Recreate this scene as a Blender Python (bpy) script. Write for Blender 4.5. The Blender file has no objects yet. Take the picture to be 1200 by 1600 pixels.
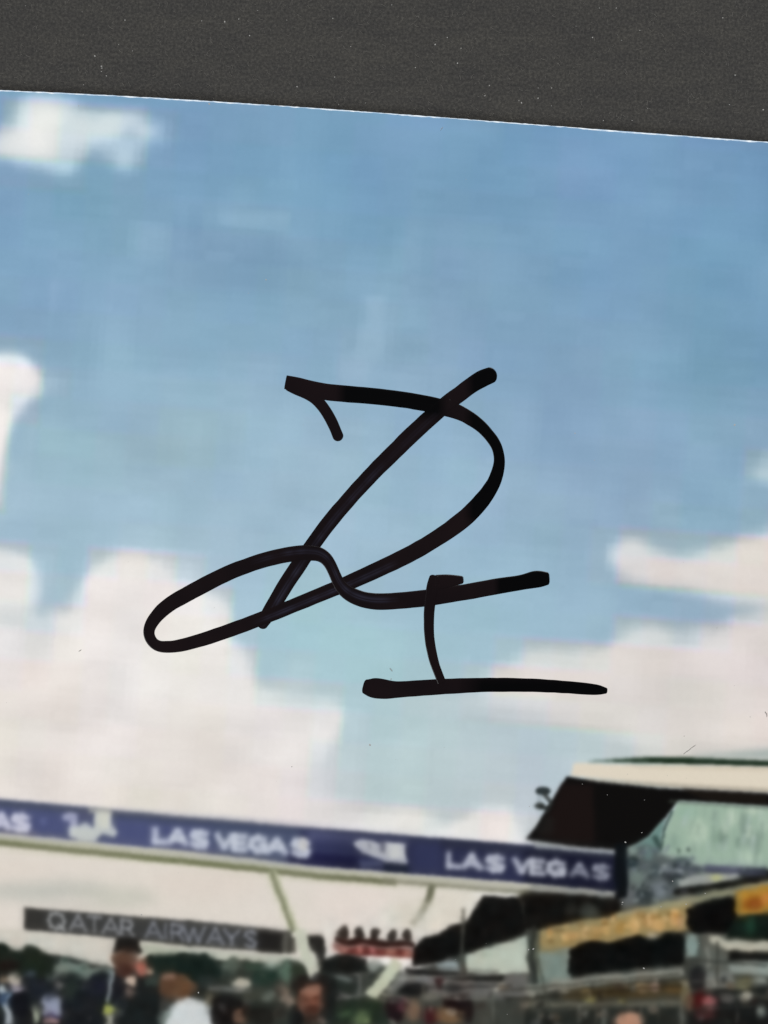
import bpy, math, random
import numpy as np

# ------------------------------------------------------------------ camera, world, lamps, exposure
# One unit of the layout grid ("u") is 0.1 mm: the frame shows 120 x 160 mm of the table.
U = 1e-4
S = bpy.context.scene
COL = S.collection
T_SHEET = 2.6 * U                     # thickness of the photographic paper


def P(x, y, z=0.0):
    return ((x - 600.0) * U, (800.0 - y) * U, z)


cam_d = bpy.data.cameras.new('camera')
cam = bpy.data.objects.new('camera', cam_d)
COL.objects.link(cam)
S.camera = cam
DIST = 0.34
cam.location = (0, 0, DIST + T_SHEET)
cam_d.sensor_fit = 'VERTICAL'
cam_d.sensor_height = 24.0
cam_d.lens = 24.0 * DIST / 0.16
cam_d.clip_start = 0.005
cam_d.clip_end = 20

W = bpy.data.worlds.new('World')
S.world = W
W.use_nodes = True
bg = W.node_tree.nodes['Background']
bg.inputs['Color'].default_value = (0.93, 0.96, 1.0, 1)
bg.inputs['Strength'].default_value = 0.07


def area(name, loc, size, power, color):
    d = bpy.data.lights.new(name, 'AREA')
    d.shape = 'RECTANGLE'
    d.size, d.size_y = size
    d.energy = power
    d.color = color
    o = bpy.data.objects.new(name, d)
    COL.objects.link(o)
    o.location = loc
    from mathutils import Vector
    o.rotation_euler = (-Vector(loc)).to_track_quat('-Z', 'Y').to_euler()
    return o


area('window_light', (0.55, 1.25, 1.05), (1.1, 0.8), 32.0, (1.0, 0.985, 0.96))
area('room_light', (-1.2, -0.75, 1.1), (0.9, 0.9), 23.0, (0.97, 0.985, 1.0))

S.view_settings.view_transform = 'Standard'
S.view_settings.look = 'None'
S.view_settings.exposure = 0
S.view_settings.gamma = 1

# ------------------------------------------------------------------ helpers
rng = np.random.default_rng(7)


def mesh_obj(name, verts, faces, mat, parent=None, smooth=True):
    me = bpy.data.meshes.new(name)
    me.from_pydata([tuple(v) for v in verts], [], faces)
    me.update()
    if smooth:
        me.polygons.foreach_set('use_smooth', [True] * len(me.polygons))
    me.materials.append(mat)
    o = bpy.data.objects.new(name, me)
    COL.objects.link(o)
    if parent:
        o.parent = parent
    return o


def new_mat(name, rough=0.5, spec=0.5, color=(0.5, 0.5, 0.5)):
    m = bpy.data.materials.new(name)
    m.use_nodes = True
    b = m.node_tree.nodes['Principled BSDF']
    b.inputs['Roughness'].default_value = rough
    b.inputs['Specular IOR Level'].default_value = spec
    b.inputs['Base Color'].default_value = (*color, 1)
    return m, m.node_tree, b


def tex_noise(nt, scale, detail=2.0, rough=0.5, vec=None):
    n = nt.nodes.new('ShaderNodeTexNoise')
    n.inputs['Scale'].default_value = scale
    n.inputs['Detail'].default_value = detail
    n.inputs['Roughness'].default_value = rough
    if vec is not None:
        nt.links.new(vec, n.inputs['Vector'])
    return n


def ramp(nt, src, stops):
    r = nt.nodes.new('ShaderNodeValToRGB')
    nt.links.new(src, r.inputs['Fac'])
    e = r.color_ramp.elements
    e[0].position, e[0].color = stops[0][0], (*stops[0][1], 1)
    e[1].position, e[1].color = stops[-1][0], (*stops[-1][1], 1)
    for p, c in stops[1:-1]:
        k = e.new(p)
        k.color = (*c, 1)
    return r


# ------------------------------------------------------------------ materials
def lin(c):
    c = np.asarray(c, dtype=np.float64) / 255.0
    c = np.clip(c, 0, 1)
    return np.where(c <= 0.04045, c / 12.92, ((c + 0.055) / 1.055) ** 2.4)


# charcoal card: fibrous, matt, finely mottled
m_card, nt, b = new_mat('charcoal_card', 0.85, 0.25)
tc = nt.nodes.new('ShaderNodeTexCoord')
n1 = tex_noise(nt, 2300, 4, 0.8, tc.outputs['Object'])
mp = nt.nodes.new('ShaderNodeMapping')
mp.inputs['Rotation'].default_value = (0, 0, 0.4)
mp.inputs['Scale'].default_value = (0.55, 1.3, 1)
nt.links.new(tc.outputs['Object'], mp.inputs['Vector'])
n2 = tex_noise(nt, 170, 6, 0.8, mp.outputs['Vector'])
n3 = tex_noise(nt, 4200, 2, 0.6, tc.outputs['Object'])
r1 = ramp(nt, n1.outputs['Fac'], [(0.30, (0.019, 0.0188, 0.0188)), (0.5, (0.0400, 0.0388, 0.0367)), (0.70, (0.076, 0.073, 0.066))])
r2 = ramp(nt, n2.outputs['Fac'], [(0.3, (0.74, 0.75, 0.79)), (0.7, (1.13, 1.12, 1.08))])
mx = nt.nodes.new('ShaderNodeMix')
mx.data_type = 'RGBA'
mx.blend_type = 'MULTIPLY'
mx.inputs['Factor'].default_value = 1
nt.links.new(r1.outputs['Color'], mx.inputs['A'])
nt.links.new(r2.outputs['Color'], mx.inputs['B'])
nt.links.new(mx.outputs['Result'], b.inputs['Base Color'])
bp = nt.nodes.new('ShaderNodeBump')
bp.inputs['Strength'].default_value = 0.35
bp.inputs['Distance'].default_value = 0.00006
nt.links.new(n3.outputs['Fac'], bp.inputs['Height'])
nt.links.new(bp.outputs['Normal'], b.inputs['Normal'])

# printed face: colours come from the printed picture stored on the sheet itself
m_print, nt, b = new_mat('glossy_photo_print', 0.24, 0.30)
at = nt.nodes.new('ShaderNodeVertexColor')
at.layer_name = 'printed_picture'
tc = nt.nodes.new('ShaderNodeTexCoord')
ng = tex_noise(nt, 1500, 2, 0.6, tc.outputs['Object'])
rg = ramp(nt, ng.outputs['Fac'], [(0.25, (0.988, 0.988, 0.988)), (0.75, (1.012, 1.012, 1.012))])
mx = nt.nodes.new('ShaderNodeMix')
mx.data_type = 'RGBA'
mx.blend_type = 'MULTIPLY'
mx.inputs['Factor'].default_value = 1
nt.links.new(at.outputs['Color'], mx.inputs['A'])
nt.links.new(rg.outputs['Color'], mx.inputs['B'])
nt.links.new(mx.outputs['Result'], b.inputs['Base Color'])
nb = tex_noise(nt, 60, 2, 0.5, tc.outputs['Object'])
bp = nt.nodes.new('ShaderNodeBump')
bp.inputs['Strength'].default_value = 0.05
bp.inputs['Distance'].default_value = 0.0002
nt.links.new(nb.outputs['Fac'], bp.inputs['Height'])
nt.links.new(bp.outputs['Normal'], b.inputs['Normal'])

m_core, nt, b = new_mat('white_paper_core', 0.8, 0.2, (0.86, 0.88, 0.90))
tc = nt.nodes.new('ShaderNodeTexCoord')
nc = tex_noise(nt, 700, 3, 0.6, tc.outputs['Object'])
rc = ramp(nt, nc.outputs['Fac'], [(0.35, (0.40, 0.54, 0.70)), (0.65, (0.80, 0.87, 0.93))])
nt.links.new(rc.outputs['Color'], b.inputs['Base Color'])

# marker ink: dense black, a little brown; its reflections are painted in by vertex colour
m_ink, nt, b = new_mat('black_marker_ink', 0.28, 0.22)
tc = nt.nodes.new('ShaderNodeTexCoord')
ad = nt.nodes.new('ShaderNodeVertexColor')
ad.layer_name = 'ink_reflection'
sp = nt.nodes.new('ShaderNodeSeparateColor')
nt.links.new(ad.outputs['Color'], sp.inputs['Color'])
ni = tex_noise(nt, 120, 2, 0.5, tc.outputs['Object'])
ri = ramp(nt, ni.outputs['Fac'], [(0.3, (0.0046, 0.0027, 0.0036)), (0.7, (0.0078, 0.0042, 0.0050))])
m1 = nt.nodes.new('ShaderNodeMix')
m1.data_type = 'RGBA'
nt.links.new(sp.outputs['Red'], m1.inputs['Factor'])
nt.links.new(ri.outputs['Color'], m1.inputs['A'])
m1.inputs['B'].default_value = (0.0002, 0.0002, 0.0005, 1)  # deep black of the painted reflection zones
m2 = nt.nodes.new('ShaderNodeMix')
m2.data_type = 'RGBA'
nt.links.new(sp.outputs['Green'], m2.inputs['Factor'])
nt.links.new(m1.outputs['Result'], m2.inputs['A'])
m2.inputs['B'].default_value = (0.020, 0.019, 0.032, 1)  # paler tone of the painted sheen along the strokes
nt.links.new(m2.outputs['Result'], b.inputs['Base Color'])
nk = tex_noise(nt, 900, 2, 0.5, tc.outputs['Object'])
bp = nt.nodes.new('ShaderNodeBump')
bp.inputs['Strength'].default_value = 0.12
bp.inputs['Distance'].default_value = 0.00002
nt.links.new(nk.outputs['Fac'], bp.inputs['Height'])
nt.links.new(bp.outputs['Normal'], b.inputs['Normal'])

m_dust, nt, b = new_mat('pale_dust', 0.9, 0.1, (0.36, 0.36, 0.35))
m_fibre, nt, b = new_mat('pale_card_fibre', 0.9, 0.1, (0.16, 0.155, 0.145))
m_dark, nt, b = new_mat('dark_speck', 0.8, 0.1, (0.22, 0.21, 0.20))
m_hair, nt, b = new_mat('grey_hair_fibre', 0.6, 0.3, (0.36, 0.34, 0.33))

# ------------------------------------------------------------------ the picture printed on the sheet
# painted on a raster in sheet units (2 u a cell), then stored on the sheet's vertices
X0, Y0, ST = -280, 90, 2
NX, NY = 890, 890
XX, YY = np.meshgrid(X0 + ST * np.arange(NX), Y0 + ST * np.arange(NY))
CV = np.zeros((NY, NX, 3))


def smooth(a, e0, e1):
    t = np.clip((a - e0) / (e1 - e0), 0, 1)
    return t * t * (3 - 2 * t)


def gblur(a, sig):
    s = sig / ST
    if s < 0.25:
        return a
    r = int(math.ceil(3 * s))
    k = np.exp(-0.5 * (np.arange(-r, r + 1) / s) ** 2)
    k /= k.sum()
    p = np.pad(a, ((r, r), (0, 0)), mode='edge')
    o = np.zeros_like(a)
    for i, w in enumerate(k):
        o += w * p[i:i + a.shape[0]]
    p = np.pad(o, ((0, 0), (r, r)), mode='edge')
    o = np.zeros_like(a)
    for i, w in enumerate(k):
        o += w * p[:, i:i + a.shape[1]]
    return o


SOFT = [1.0]


def polymask(pts, sig):
    sig = sig * SOFT[0]
    pts = np.asarray(pts, float)
    m = 3.2 * sig + 4
    i0 = max(0, int((pts[:, 0].min() - m - X0) / ST))
    i1 = min(NX, int((pts[:, 0].max() + m - X0) / ST) + 2)
    j0 = max(0, int((pts[:, 1].min() - m - Y0) / ST))
    j1 = min(NY, int((pts[:, 1].max() + m - Y0) / ST) + 2)
    if i1 <= i0 or j1 <= j0:
        return None
    x = XX[j0:j1, i0:i1].astype(float)
    acc = np.zeros(x.shape)
    for oy in (-0.6, 0.6):                     # two sub-rows soften the stairs
        y = YY[j0:j1, i0:i1] + oy
        ins = np.zeros(x.shape, bool)
        n = len(pts)
        for k in range(n):
            xa, ya = pts[k]
            xb, yb = pts[(k + 1) % n]
            if ya == yb:
                continue
            c = (ya > y) != (yb > y)
            xi = xa + (y - ya) * (xb - xa) / (yb - ya)
            ins ^= c & (x < xi)
        acc += 0.5 * ins
    return gblur(acc, sig), (slice(j0, j1), slice(i0, i1))


def poly(pts, c, sig=3.0, a=1.0):
    r = polymask(pts, sig)
    if r is None:
        return
    m, sl = r
    m = (m * a)[..., None]
    CV[sl] = CV[sl] * (1 - m) + np.array(c, float) * m


def ell(cx, cy, rx, ry, c, sig=3.0, a=1.0, rot=0.0):
    t = np.linspace(0, 2 * math.pi, 21)[:-1]
    ca, sa = math.cos(rot), math.sin(rot)
    poly([(cx + rx * math.cos(q) * ca - ry * math.sin(q) * sa, cy + rx * math.cos(q) * sa + ry * math.sin(q) * ca) for q in t], c, sig, a)


def line(pts, w, c, sig=2.5, a=1.0):
    """a polyline of width w (or a list of widths)"""
    pts = np.asarray(pts, float)
    ws = np.full(len(pts), float(w)) if np.isscalar(w) else np.asarray(w, float)
    L, R = [], []
    for i in range(len(pts)):
        d = pts[min(i + 1, len(pts) - 1)] - pts[max(i - 1, 0)]
        d /= np.hypot(*d) + 1e-9
        n = np.array([-d[1], d[0]]) * ws[i] / 2
        L.append(pts[i] + n)
        R.append(pts[i] - n)
    poly(L + R[::-1], c, sig, a)


def resize(a, ny, nx):
    """smooth interpolation of a small grid"""
    h, w = a.shape
    y = np.linspace(0, h - 1.001, ny)
    x = np.linspace(0, w - 1.001, nx)
    yi, xi = y.astype(int), x.astype(int)
    fy, fx = smooth(y - yi, 0, 1)[:, None], smooth(x - xi, 0, 1)[None]
    return (a[yi][:, xi] * (1 - fy) * (1 - fx) + a[yi + 1][:, xi] * fy * (1 - fx)
            + a[yi][:, xi + 1] * (1 - fy) * fx + a[yi + 1][:, xi + 1] * fy * fx)


def vnoise(cell, seed):
    r = np.random.default_rng(seed)
    return resize(r.uniform(-1, 1, (int(NY * ST / cell) + 3, int(NX * ST / cell) + 3)), NY, NX)


TILT = 0.072
UU = XX + TILT * YY                       # along and down the sheet
VV = YY - TILT * XX


def blocks(cu, cv, seed, soft=2.0, off=(0, 0)):
    r = np.random.default_rng(seed)
    g = r.normal(0, 1, (400, 400))
    a = g[(((VV + 800 + off[1]) // cv).astype(int)) % 400, (((UU + 800 + off[0]) // cu).astype(int)) % 400]
    return gblur(a, soft)


# --- the sky
ctrl = [(0, 180, 122, 160, 190), (300, 200, 117, 157, 190), (600, 220, 118, 158, 191), (900, 240, 117, 156, 191),
        (1180, 260, 112, 152, 186), (0, 330, 124, 162, 190), (300, 330, 124, 160, 187), (600, 320, 122, 161, 191),
        (900, 330, 118, 156, 189), (1180, 360, 114, 154, 187), (30, 450, 128, 165, 195), (250, 450, 130, 166, 190),
        (450, 470, 132, 168, 192), (700, 450, 126, 163, 191), (950, 450, 121, 160, 193), (1180, 470, 118, 158, 190),
        (100, 560, 138, 171, 198), (300, 580, 141, 175, 199), (600, 560, 139, 173, 198), (900, 560, 132, 166, 192),
        (1150, 570, 124, 161, 188), (200, 680, 150, 180, 198), (300, 700, 153, 184, 200), (600, 700, 148, 181, 203),
        (880, 660, 135, 166, 196), (1100, 680, 133, 167, 193), (150, 790, 158, 188, 207), (350, 800, 160, 187, 207),
        (620, 790, 156, 187, 206), (900, 770, 146, 177, 199), (1150, 770, 138, 171, 194), (450, 900, 163, 194, 209),
        (700, 860, 156, 185, 205), (880, 860, 149, 180, 203), (1050, 830, 142, 173, 195), (300, 860, 163, 192, 208),
        (60, 830, 160, 190, 207), (750, 980, 154, 184, 204), (950, 960, 150, 178, 199), (1150, 950, 146, 177, 196),
        (520, 1000, 166, 195, 209), (600, 1030, 166, 198, 210), (450, 1060, 172, 200, 211), (650, 1130, 182, 205, 211),
        (850, 1150, 180, 201, 208), (950, 1160, 184, 200, 209), (600, 1200, 186, 203, 210), (750, 1220, 188, 200, 208),
        (560, 1250, 194, 207, 210), (850, 1230, 192, 204, 211), (-200, 500, 130, 166, 192), (1400, 500, 114, 154, 187),
        (-200, 1100, 170, 198, 210), (1400, 1100, 170, 190, 205), (0, 1500, 200, 205, 200), (700, 1500, 200, 203, 200),
        (1200, 1500, 200, 203, 200)]
num = np.zeros_like(CV)
den = np.zeros((NY, NX))
for x, y, r_, g_, b_ in ctrl:
    w = np.exp(-((XX - x) ** 2 * 0.8 + (YY - y) ** 2 * 1.5) / (2 * 100.0 ** 2)) + 1e-6
    num += w[..., None] * np.array([r_, g_, b_], float)
    den += w
CV[:] = num / den[..., None]

# thin streaks and patches of haze in the sky
poly([(612, 395), (650, 330), (655, 460), (640, 500), (600, 560), (595, 470)], (140, 174, 198), 9, .7)
poly([(568, 462), (604, 460), (598, 505), (596, 552), (580, 585), (545, 592), (532, 580), (556, 545), (566, 505), (574, 500)], (157, 185, 207), 3.5, .72)
poly([(515, 565), (560, 556), (590, 600), (540, 600)], (154, 183, 207), 8, .5)
poly([(340, 330), (390, 328), (398, 300), (392, 285), (355, 300), (340, 318)], (135, 170, 196), 4, .6)
poly([(340, 330), (455, 334), (452, 356), (345, 353)], (143, 177, 200), 3, .7)
poly([(205, 345), (272, 348), (270, 400), (240, 415), (200, 400)], (139, 172, 197), 4, .6)
poly([(362, 365), (430, 372), (480, 380), (470, 420), (362, 420)], (120, 157, 186), 6, .5)
poly([(296, 320), (320, 330), (318, 372), (298, 370)], (116, 152, 180), 5, .6)
poly([(78, 440), (93, 436), (91, 490), (79, 488)], (152, 178, 208), 4, .6)
poly([(165, 672), (210, 675), (270, 655), (365, 668), (358, 725), (220, 725), (210, 745), (130, 745), (125, 690)], (152, 184, 196), 4, .75)
poly([(40, 660), (95, 655), (110, 700), (70, 745), (35, 730)], (152, 184, 197), 7, .6)
poly([(1010, 762), (1055, 765), (1052, 800), (1070, 815), (1040, 830), (1008, 820)], (148, 180, 196), 4, .6)
poly([(800, 745), (875, 750), (870, 850), (800, 850)], (150, 182, 202), 7, .5)
poly([(690, 715), (740, 720), (830, 735), (825, 780), (700, 790)], (152, 186, 200), 6, .5)
poly([(420, 930), (520, 960), (640, 985), (640, 1060), (480, 1080), (420, 1010)], (166, 200, 211), 16, .6)

n_a, n_b, n_c = vnoise(90, 3), vnoise(36, 4), vnoise(15, 5)
CLN = 0.55 * n_a + 0.35 * n_b + 0.2 * n_c


CM = np.zeros((NY, NX))


def cloud(pts, c, sig=11, namp=0.16, soft=0.30, a=1.0, c2=None):
    m, sl = polymask(pts, sig * 1.35)
    n = CLN[sl]
    m = m + namp * n * (4 * m * (1 - m)) * 2.0
    al = (smooth(m, 0.5 - soft - .08, 0.5 + soft + .08) * a)[..., None]
    CM[sl] = np.maximum(CM[sl], al[..., 0])
    base = np.array(c, float)[None, None] + np.zeros(CV[sl].shape)
    if c2 is not None:
        f = smooth(n_a[sl] * .6 + n_b[sl] * .5 + n_c[sl] * .25, -0.5, 0.8)[..., None]
        base = base * (1 - f) + np.array(c2, float) * f
    CV[sl] = CV[sl] * (1 - al) + base * al


# small cloud at the top left
cloud([(-280, 205), (-40, 205), (10, 215), (30, 190), (22, 165), (50, 152), (110, 152), (130, 178), (175, 176), (220, 182), (258, 200),
       (258, 218), (238, 232), (214, 232), (212, 262), (196, 272), (180, 262), (174, 236), (140, 232), (128, 250), (112, 274),
       (94, 272), (80, 256), (40, 258), (10, 248), (-280, 260)], (180, 202, 218), 11, .12, .42, .95)
cloud([(36, 165), (100, 160), (125, 185), (180, 186), (215, 188), (222, 200), (190, 206), (185, 222), (140, 224), (95, 240), (75, 258), (48, 248), (0, 245), (-60, 245), (-60, 220), (20, 215)],
      (222, 226, 225), 10, .1, .42, .85)
ell(68, 202, 30, 38, (241, 239, 233), 10, .9)
ell(60, 178, 22, 12, (226, 232, 232), 9, .6)
ell(178, 190, 22, 10, (219, 226, 226), 7, .7)
ell(208, 214, 12, 12, (152, 178, 200), 5, .6)
ell(196, 250, 14, 18, (190, 212, 222), 7, .6)
ell(98, 262, 22, 10, (206, 222, 226), 7, .6)
ell(285, 215, 30, 16, (140, 168, 200), 10, .4)

# left edge cloud
cloud([(-280, 545), (-10, 552), (34, 552), (52, 566), (64, 590), (68, 612), (44, 622), (26, 650), (12, 690), (2, 735), (-10, 790), (-280, 900)],
      (246, 240, 236), 7, .06, .40, 1.0)
ell(60, 612, 14, 7, (178, 212, 236), 5, .55)
ell(2, 800, 16, 20, (172, 200, 205), 9, .6)

# the big cloud bank
BIG = [(-280, 850), (20, 862), (52, 862), (62, 900), (52, 940), (44, 960), (60, 985), (85, 975), (80, 952), (112, 950),
       (116, 920), (135, 893), (165, 872), (200, 866), (238, 872), (262, 893), (276, 922), (318, 922), (345, 938), (366, 955), (356, 985),
       (384, 1030), (400, 1078), (425, 1098), (455, 1092), (500, 1096), (536, 1104), (540, 1128), (512, 1160), (500, 1195), (498, 1235),
       (560, 1272), (600, 1274), (620, 1262), (648, 1274), (700, 1288), (742, 1262), (790, 1256), (812, 1286), (828, 1325), (860, 1430),
       (860, 1900), (-280, 1900)]
cloud(BIG, (241, 236, 233), 9, .16, .36, 1.0, (234, 227, 221))
cloud([(-280, 1050), (60, 1050), (200, 1120), (380, 1180), (440, 1260), (520, 1400), (500, 1560), (-280, 1560)], (222, 214, 205), 30, .25, .45, .75, (236, 229, 225))
ell(230, 930, 90, 55, (242, 234, 232), 26, .8)
ell(110, 1010, 60, 50, (240, 236, 232), 24, .6)
ell(40, 1000, 46, 30, (212, 217, 220), 12, .65)
ell(14, 915, 46, 40, (236, 235, 230), 12, .8)
ell(20, 965, 30, 14, (196, 212, 216), 9, .8)
ell(72, 985, 22, 16, (200, 213, 216), 8, .7)
ell(100, 940, 12, 18, (160, 190, 214), 8, .9)
ell(84, 900, 22, 44, (160, 196, 210), 9, .7)
ell(440, 1105, 40, 26, (229, 220, 216), 16, .8)
ell(395, 1190, 44, 70, (222, 218, 212), 18, .55)
ell(425, 1245, 46, 26, (228, 221, 214), 14, .7)
ell(500, 1120, 34, 26, (222, 220, 218), 11, .8)
ell(465, 1055, 28, 22, (196, 208, 216), 11, .55)
ell(520, 1225, 44, 46, (198, 206, 212), 18, .7)
ell(530, 1265, 60, 16, (214, 212, 208), 9, .8)
ell(625, 1278, 55, 14, (234, 226, 222), 8, .8)
ell(770, 1286, 34, 26, (236, 226, 222), 9, .85)
ell(50, 1205, 50, 20, (220, 212, 206), 16, .5)
ell(40, 1050, 30, 16, (232, 220, 206), 9, .5)
ell(160, 1115, 14, 8, (226, 214, 198), 5, .6)
ell(280, 1245, 60, 14, (226, 216, 204), 12, .6)

for x_, y_, rx_, ry_, c_, a_ in ((150, 1085, 60, 22, (228, 221, 212), .6), (330, 1160, 46, 36, (224, 217, 210), .6), (60, 1150, 60, 20, (238, 232, 228), .6), (380, 1215, 50, 22, (216, 210, 203), .55),
                                 (180, 1160, 50, 26, (240, 234, 230), .6), (250, 1200, 60, 26, (238, 231, 228), .7), (110, 1235, 60, 14, (240, 232, 228), .6), (20, 1090, 30, 26, (242, 236, 230), .6),
                                 (300, 1080, 70, 30, (242, 235, 232), .7), (170, 1030, 60, 40, (243, 237, 234), .7), (410, 1140, 22, 26, (212, 210, 212), .6), (330, 950, 26, 18, (241, 235, 232), .9),
                                 (355, 1040, 34, 34, (236, 231, 230), .6), (480, 1150, 30, 20, (226, 218, 214), .7), (470, 1215, 40, 16, (214, 214, 213), .6), (300, 1255, 90, 10, (230, 220, 208), .6)):
    ell(x_, y_, rx_, ry_, c_, 15, a_)
# clouds on the right
cloud([(948, 872), (962, 850), (998, 845), (1022, 858), (1050, 868), (1110, 856), (1160, 842), (1200, 826), (1460, 790), (1460, 980), (1230, 948),
       (1140, 936), (1090, 922), (1030, 915), (985, 905), (962, 888)], (228, 220, 214), 10, .14, .42, 1.0, (226, 214, 206))
ell(985, 866, 30, 15, (224, 224, 224), 8, .7)
ell(1180, 868, 50, 24, (232, 214, 202), 16, .6)
cloud([(1160, 748), (1180, 728), (1200, 705), (1460, 640), (1460, 780), (1200, 758)], (182, 200, 208), 9, .12, .4, .8)
ell(1196, 742, 22, 9, (196, 210, 215), 6, .7)
ell(1060, 840, 60, 8, (160, 182, 194), 9, .6)
cloud([(740, 1066), (800, 1036), (845, 1018), (905, 1020), (945, 1010), (972, 985), (1005, 975), (1038, 982), (1058, 1002), (1110, 990),
       (1155, 972), (1200, 958), (1460, 900), (1460, 1215), (1050, 1205), (1000, 1172), (960, 1150), (900, 1125), (820, 1108), (760, 1100)],
      (228, 218, 212), 11, .14, .42, 1.0, (224, 214, 208))
ell(1010, 1000, 34, 18, (226, 223, 221), 12, .8)
ell(1110, 1030, 60, 26, (232, 224, 220), 14, .8)
ell(1090, 1100, 80, 36, (216, 211, 205), 20, .8)
ell(880, 1046, 60, 20, (228, 218, 208), 15, .6)
ell(985, 1135, 60, 22, (214, 212, 215), 15, .7)
ell(1180, 1060, 50, 26, (222, 208, 204), 14, .5)
ell(700, 1096, 110, 9, (204, 208, 214), 9, .65)
ell(800, 1100, 70, 10, (226, 216, 214), 9, .6)
ell(925, 1190, 60, 14, (214, 216, 222), 12, .5)
ell(1120, 1172, 110, 10, (190, 198, 196), 7, .5)

# billows and wisps inside and along the clouds
_r = np.random.default_rng(23)
cnt = 0
while cnt < 330:
    x_, y_ = _r.uniform(-200, 1400), _r.uniform(150, 1330)
    m_ = CM[int((y_ - Y0) / ST), int((x_ - X0) / ST)]
    if m_ < .15:
        continue
    cnt += 1
    if m_ < .75:
        r_ = _r.uniform(6, 16)
        ell(x_, y_, r_ * _r.uniform(1, 1.7), r_ * .7, (226, 228, 229) if _r.random() < .6 else (176, 200, 212), r_ * .5, _r.uniform(.15, .38), _r.uniform(-.5, .5))
    else:
        r_ = _r.uniform(10, 34)
        k_ = _r.random()
        c_ = (247, 242, 239) if k_ < .45 else ((216, 217, 220) if k_ < .7 else ((226, 217, 207) if k_ < .9 else (230, 220, 220)))
        if x_ > 700 and k_ < .45:
            c_ = (236, 229, 225)
        ell(x_, y_, r_ * _r.uniform(1, 1.6), r_ * .65, c_, r_ * .42, _r.uniform(.2, .42), _r.uniform(-.4, .4))
# --- compression blocks of the enlarged picture: brightness and colour step from block to block
def blockavg(a, cu, cv, off=0.0):
    ku = ((UU + 900 + off) // cu).astype(int)
    kv = ((VV + 900 + off) // cv).astype(int)
    key = (kv * 1000 + ku).ravel()
    _, inv = np.unique(key, return_inverse=True)
    sm = np.bincount(inv, a.ravel()) / np.bincount(inv)
    return sm[inv].reshape(a.shape)


def ycc(c):
    y = .299 * c[..., 0] + .587 * c[..., 1] + .114 * c[..., 2]
    return y, c[..., 2] - y, c[..., 0] - y


def rgb(y, cb, cr):
    r, b_ = y + cr, y + cb
    return np.stack([r, (y - .299 * r - .114 * b_) / .587, b_], -1)


def jpeg(mixy, mixc, seed, amp, sofy=1.3, sofc=2.8):
    """mix in block averages of brightness (mixy) and colour (mixc); both may be maps"""
    y, cb, cr = ycc(CV)
    lf = vnoise(130, seed) * 6 + vnoise(60, seed + 1) * 6.5 + vnoise(30, seed + 2) * 3.2
    q1 = gblur(blockavg(y + lf * amp, 23, 15), sofy)
    q2 = gblur(blockavg(y + lf * amp, 46, 23, 11), sofy)
    y = y * (1 - mixy) + (.6 * q1 + .4 * q2) * mixy + blocks(46, 15, seed + 3, 1.6) * .8 * amp
    f1 = vnoise(100, seed + 4) * 3.4 + vnoise(48, seed + 5) * 1.6
    f2 = vnoise(110, seed + 6) * 2.6 + vnoise(48, seed + 7) * 1.3
    cb = cb * (1 - mixc) + gblur(blockavg(cb + f1 * amp, 46, 46), sofc) * mixc
    cr = cr * (1 - mixc) + gblur(blockavg(cr + f2 * amp, 46, 46, 5), sofc) * mixc
    CV[:] = rgb(y, cb, cr)


yy_ = CV @ np.array([.299, .587, .114])
edge = gblur(smooth(np.abs(yy_ - gblur(yy_, 22)), 3, 12), 8)
jpeg(0.7 - .6 * edge, 0.85 - .35 * edge, 41, 1.0)


# --- light panel of air under the gantry
SOFT[0] = 0.78
def bt(x):                                 # top and bottom edge of the gantry banner
    return np.interp(x, [-280, 0, 200, 400, 520, 820, 965, 1500], [1224, 1250, 1269, 1287, 1297, 1322, 1334, 1384])


def bb(x):
    return np.interp(x, [-280, 0, 300, 500, 820, 965, 1500], [1273, 1302, 1332, 1354, 1380, 1394, 1444])


poly([(-280, 1300), (0, 1320), (500, 1372), (740, 1392), (700, 1470), (480, 1500), (-280, 1500)], (222, 214, 204), 4, .85)
ell(70, 1392, 100, 16, (190, 191, 183), 12, .9)
ell(180, 1402, 70, 16, (196, 196, 184), 12, .8)
ell(30, 1360, 60, 16, (222, 212, 202), 12, .6)
ell(320, 1380, 90, 26, (222, 211, 201), 16, .7)
ell(550, 1410, 60, 40, (228, 217, 209), 16, .8)
ell(660, 1430, 60, 22, (212, 206, 190), 10, .7)
ell(120, 1408, 40, 8, (212, 206, 198), 7, .7)
poly([(-280, 1440), (37, 1452), (400, 1488), (520, 1500), (520, 1520), (-280, 1520)], (205, 200, 188), 4, .9)
poly([(690, 1395), (760, 1400), (740, 1440), (700, 1450), (660, 1460)], (220, 214, 200), 4, .8)

# black stand wedge and far sky on the right, under the banner
K4 = lambda X, Y: (800 + X / 3.0, 1160 + Y / 3.0)
K5 = lambda X, Y: (X / 4.0, 1380 + Y / 4.0)
K6 = lambda X, Y: (280 + X / 4.0, 1380 + Y / 4.0)
K7 = lambda X, Y: (500 + X / 3.4286, 1380 + Y / 3.4286)
K8 = lambda X, Y: (820 + X / 3.158, 1360 + Y / 3.158)


def kp(K, pts, c, sig=3, a=1.0):
    poly([K(*p) for p in pts], c, sig, a)


def ke(K, cx, cy, rx, ry, c, sig=3, a=1.0, s=4.0, rot=0):
    x, y = K(cx, cy)
    ell(x, y, rx / s, ry / s, c, sig, a, rot)


def kl(K, pts, w, c, sig=2.5, a=1.0):
    line([K(*p) for p in pts], w, c, sig, a)


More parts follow.
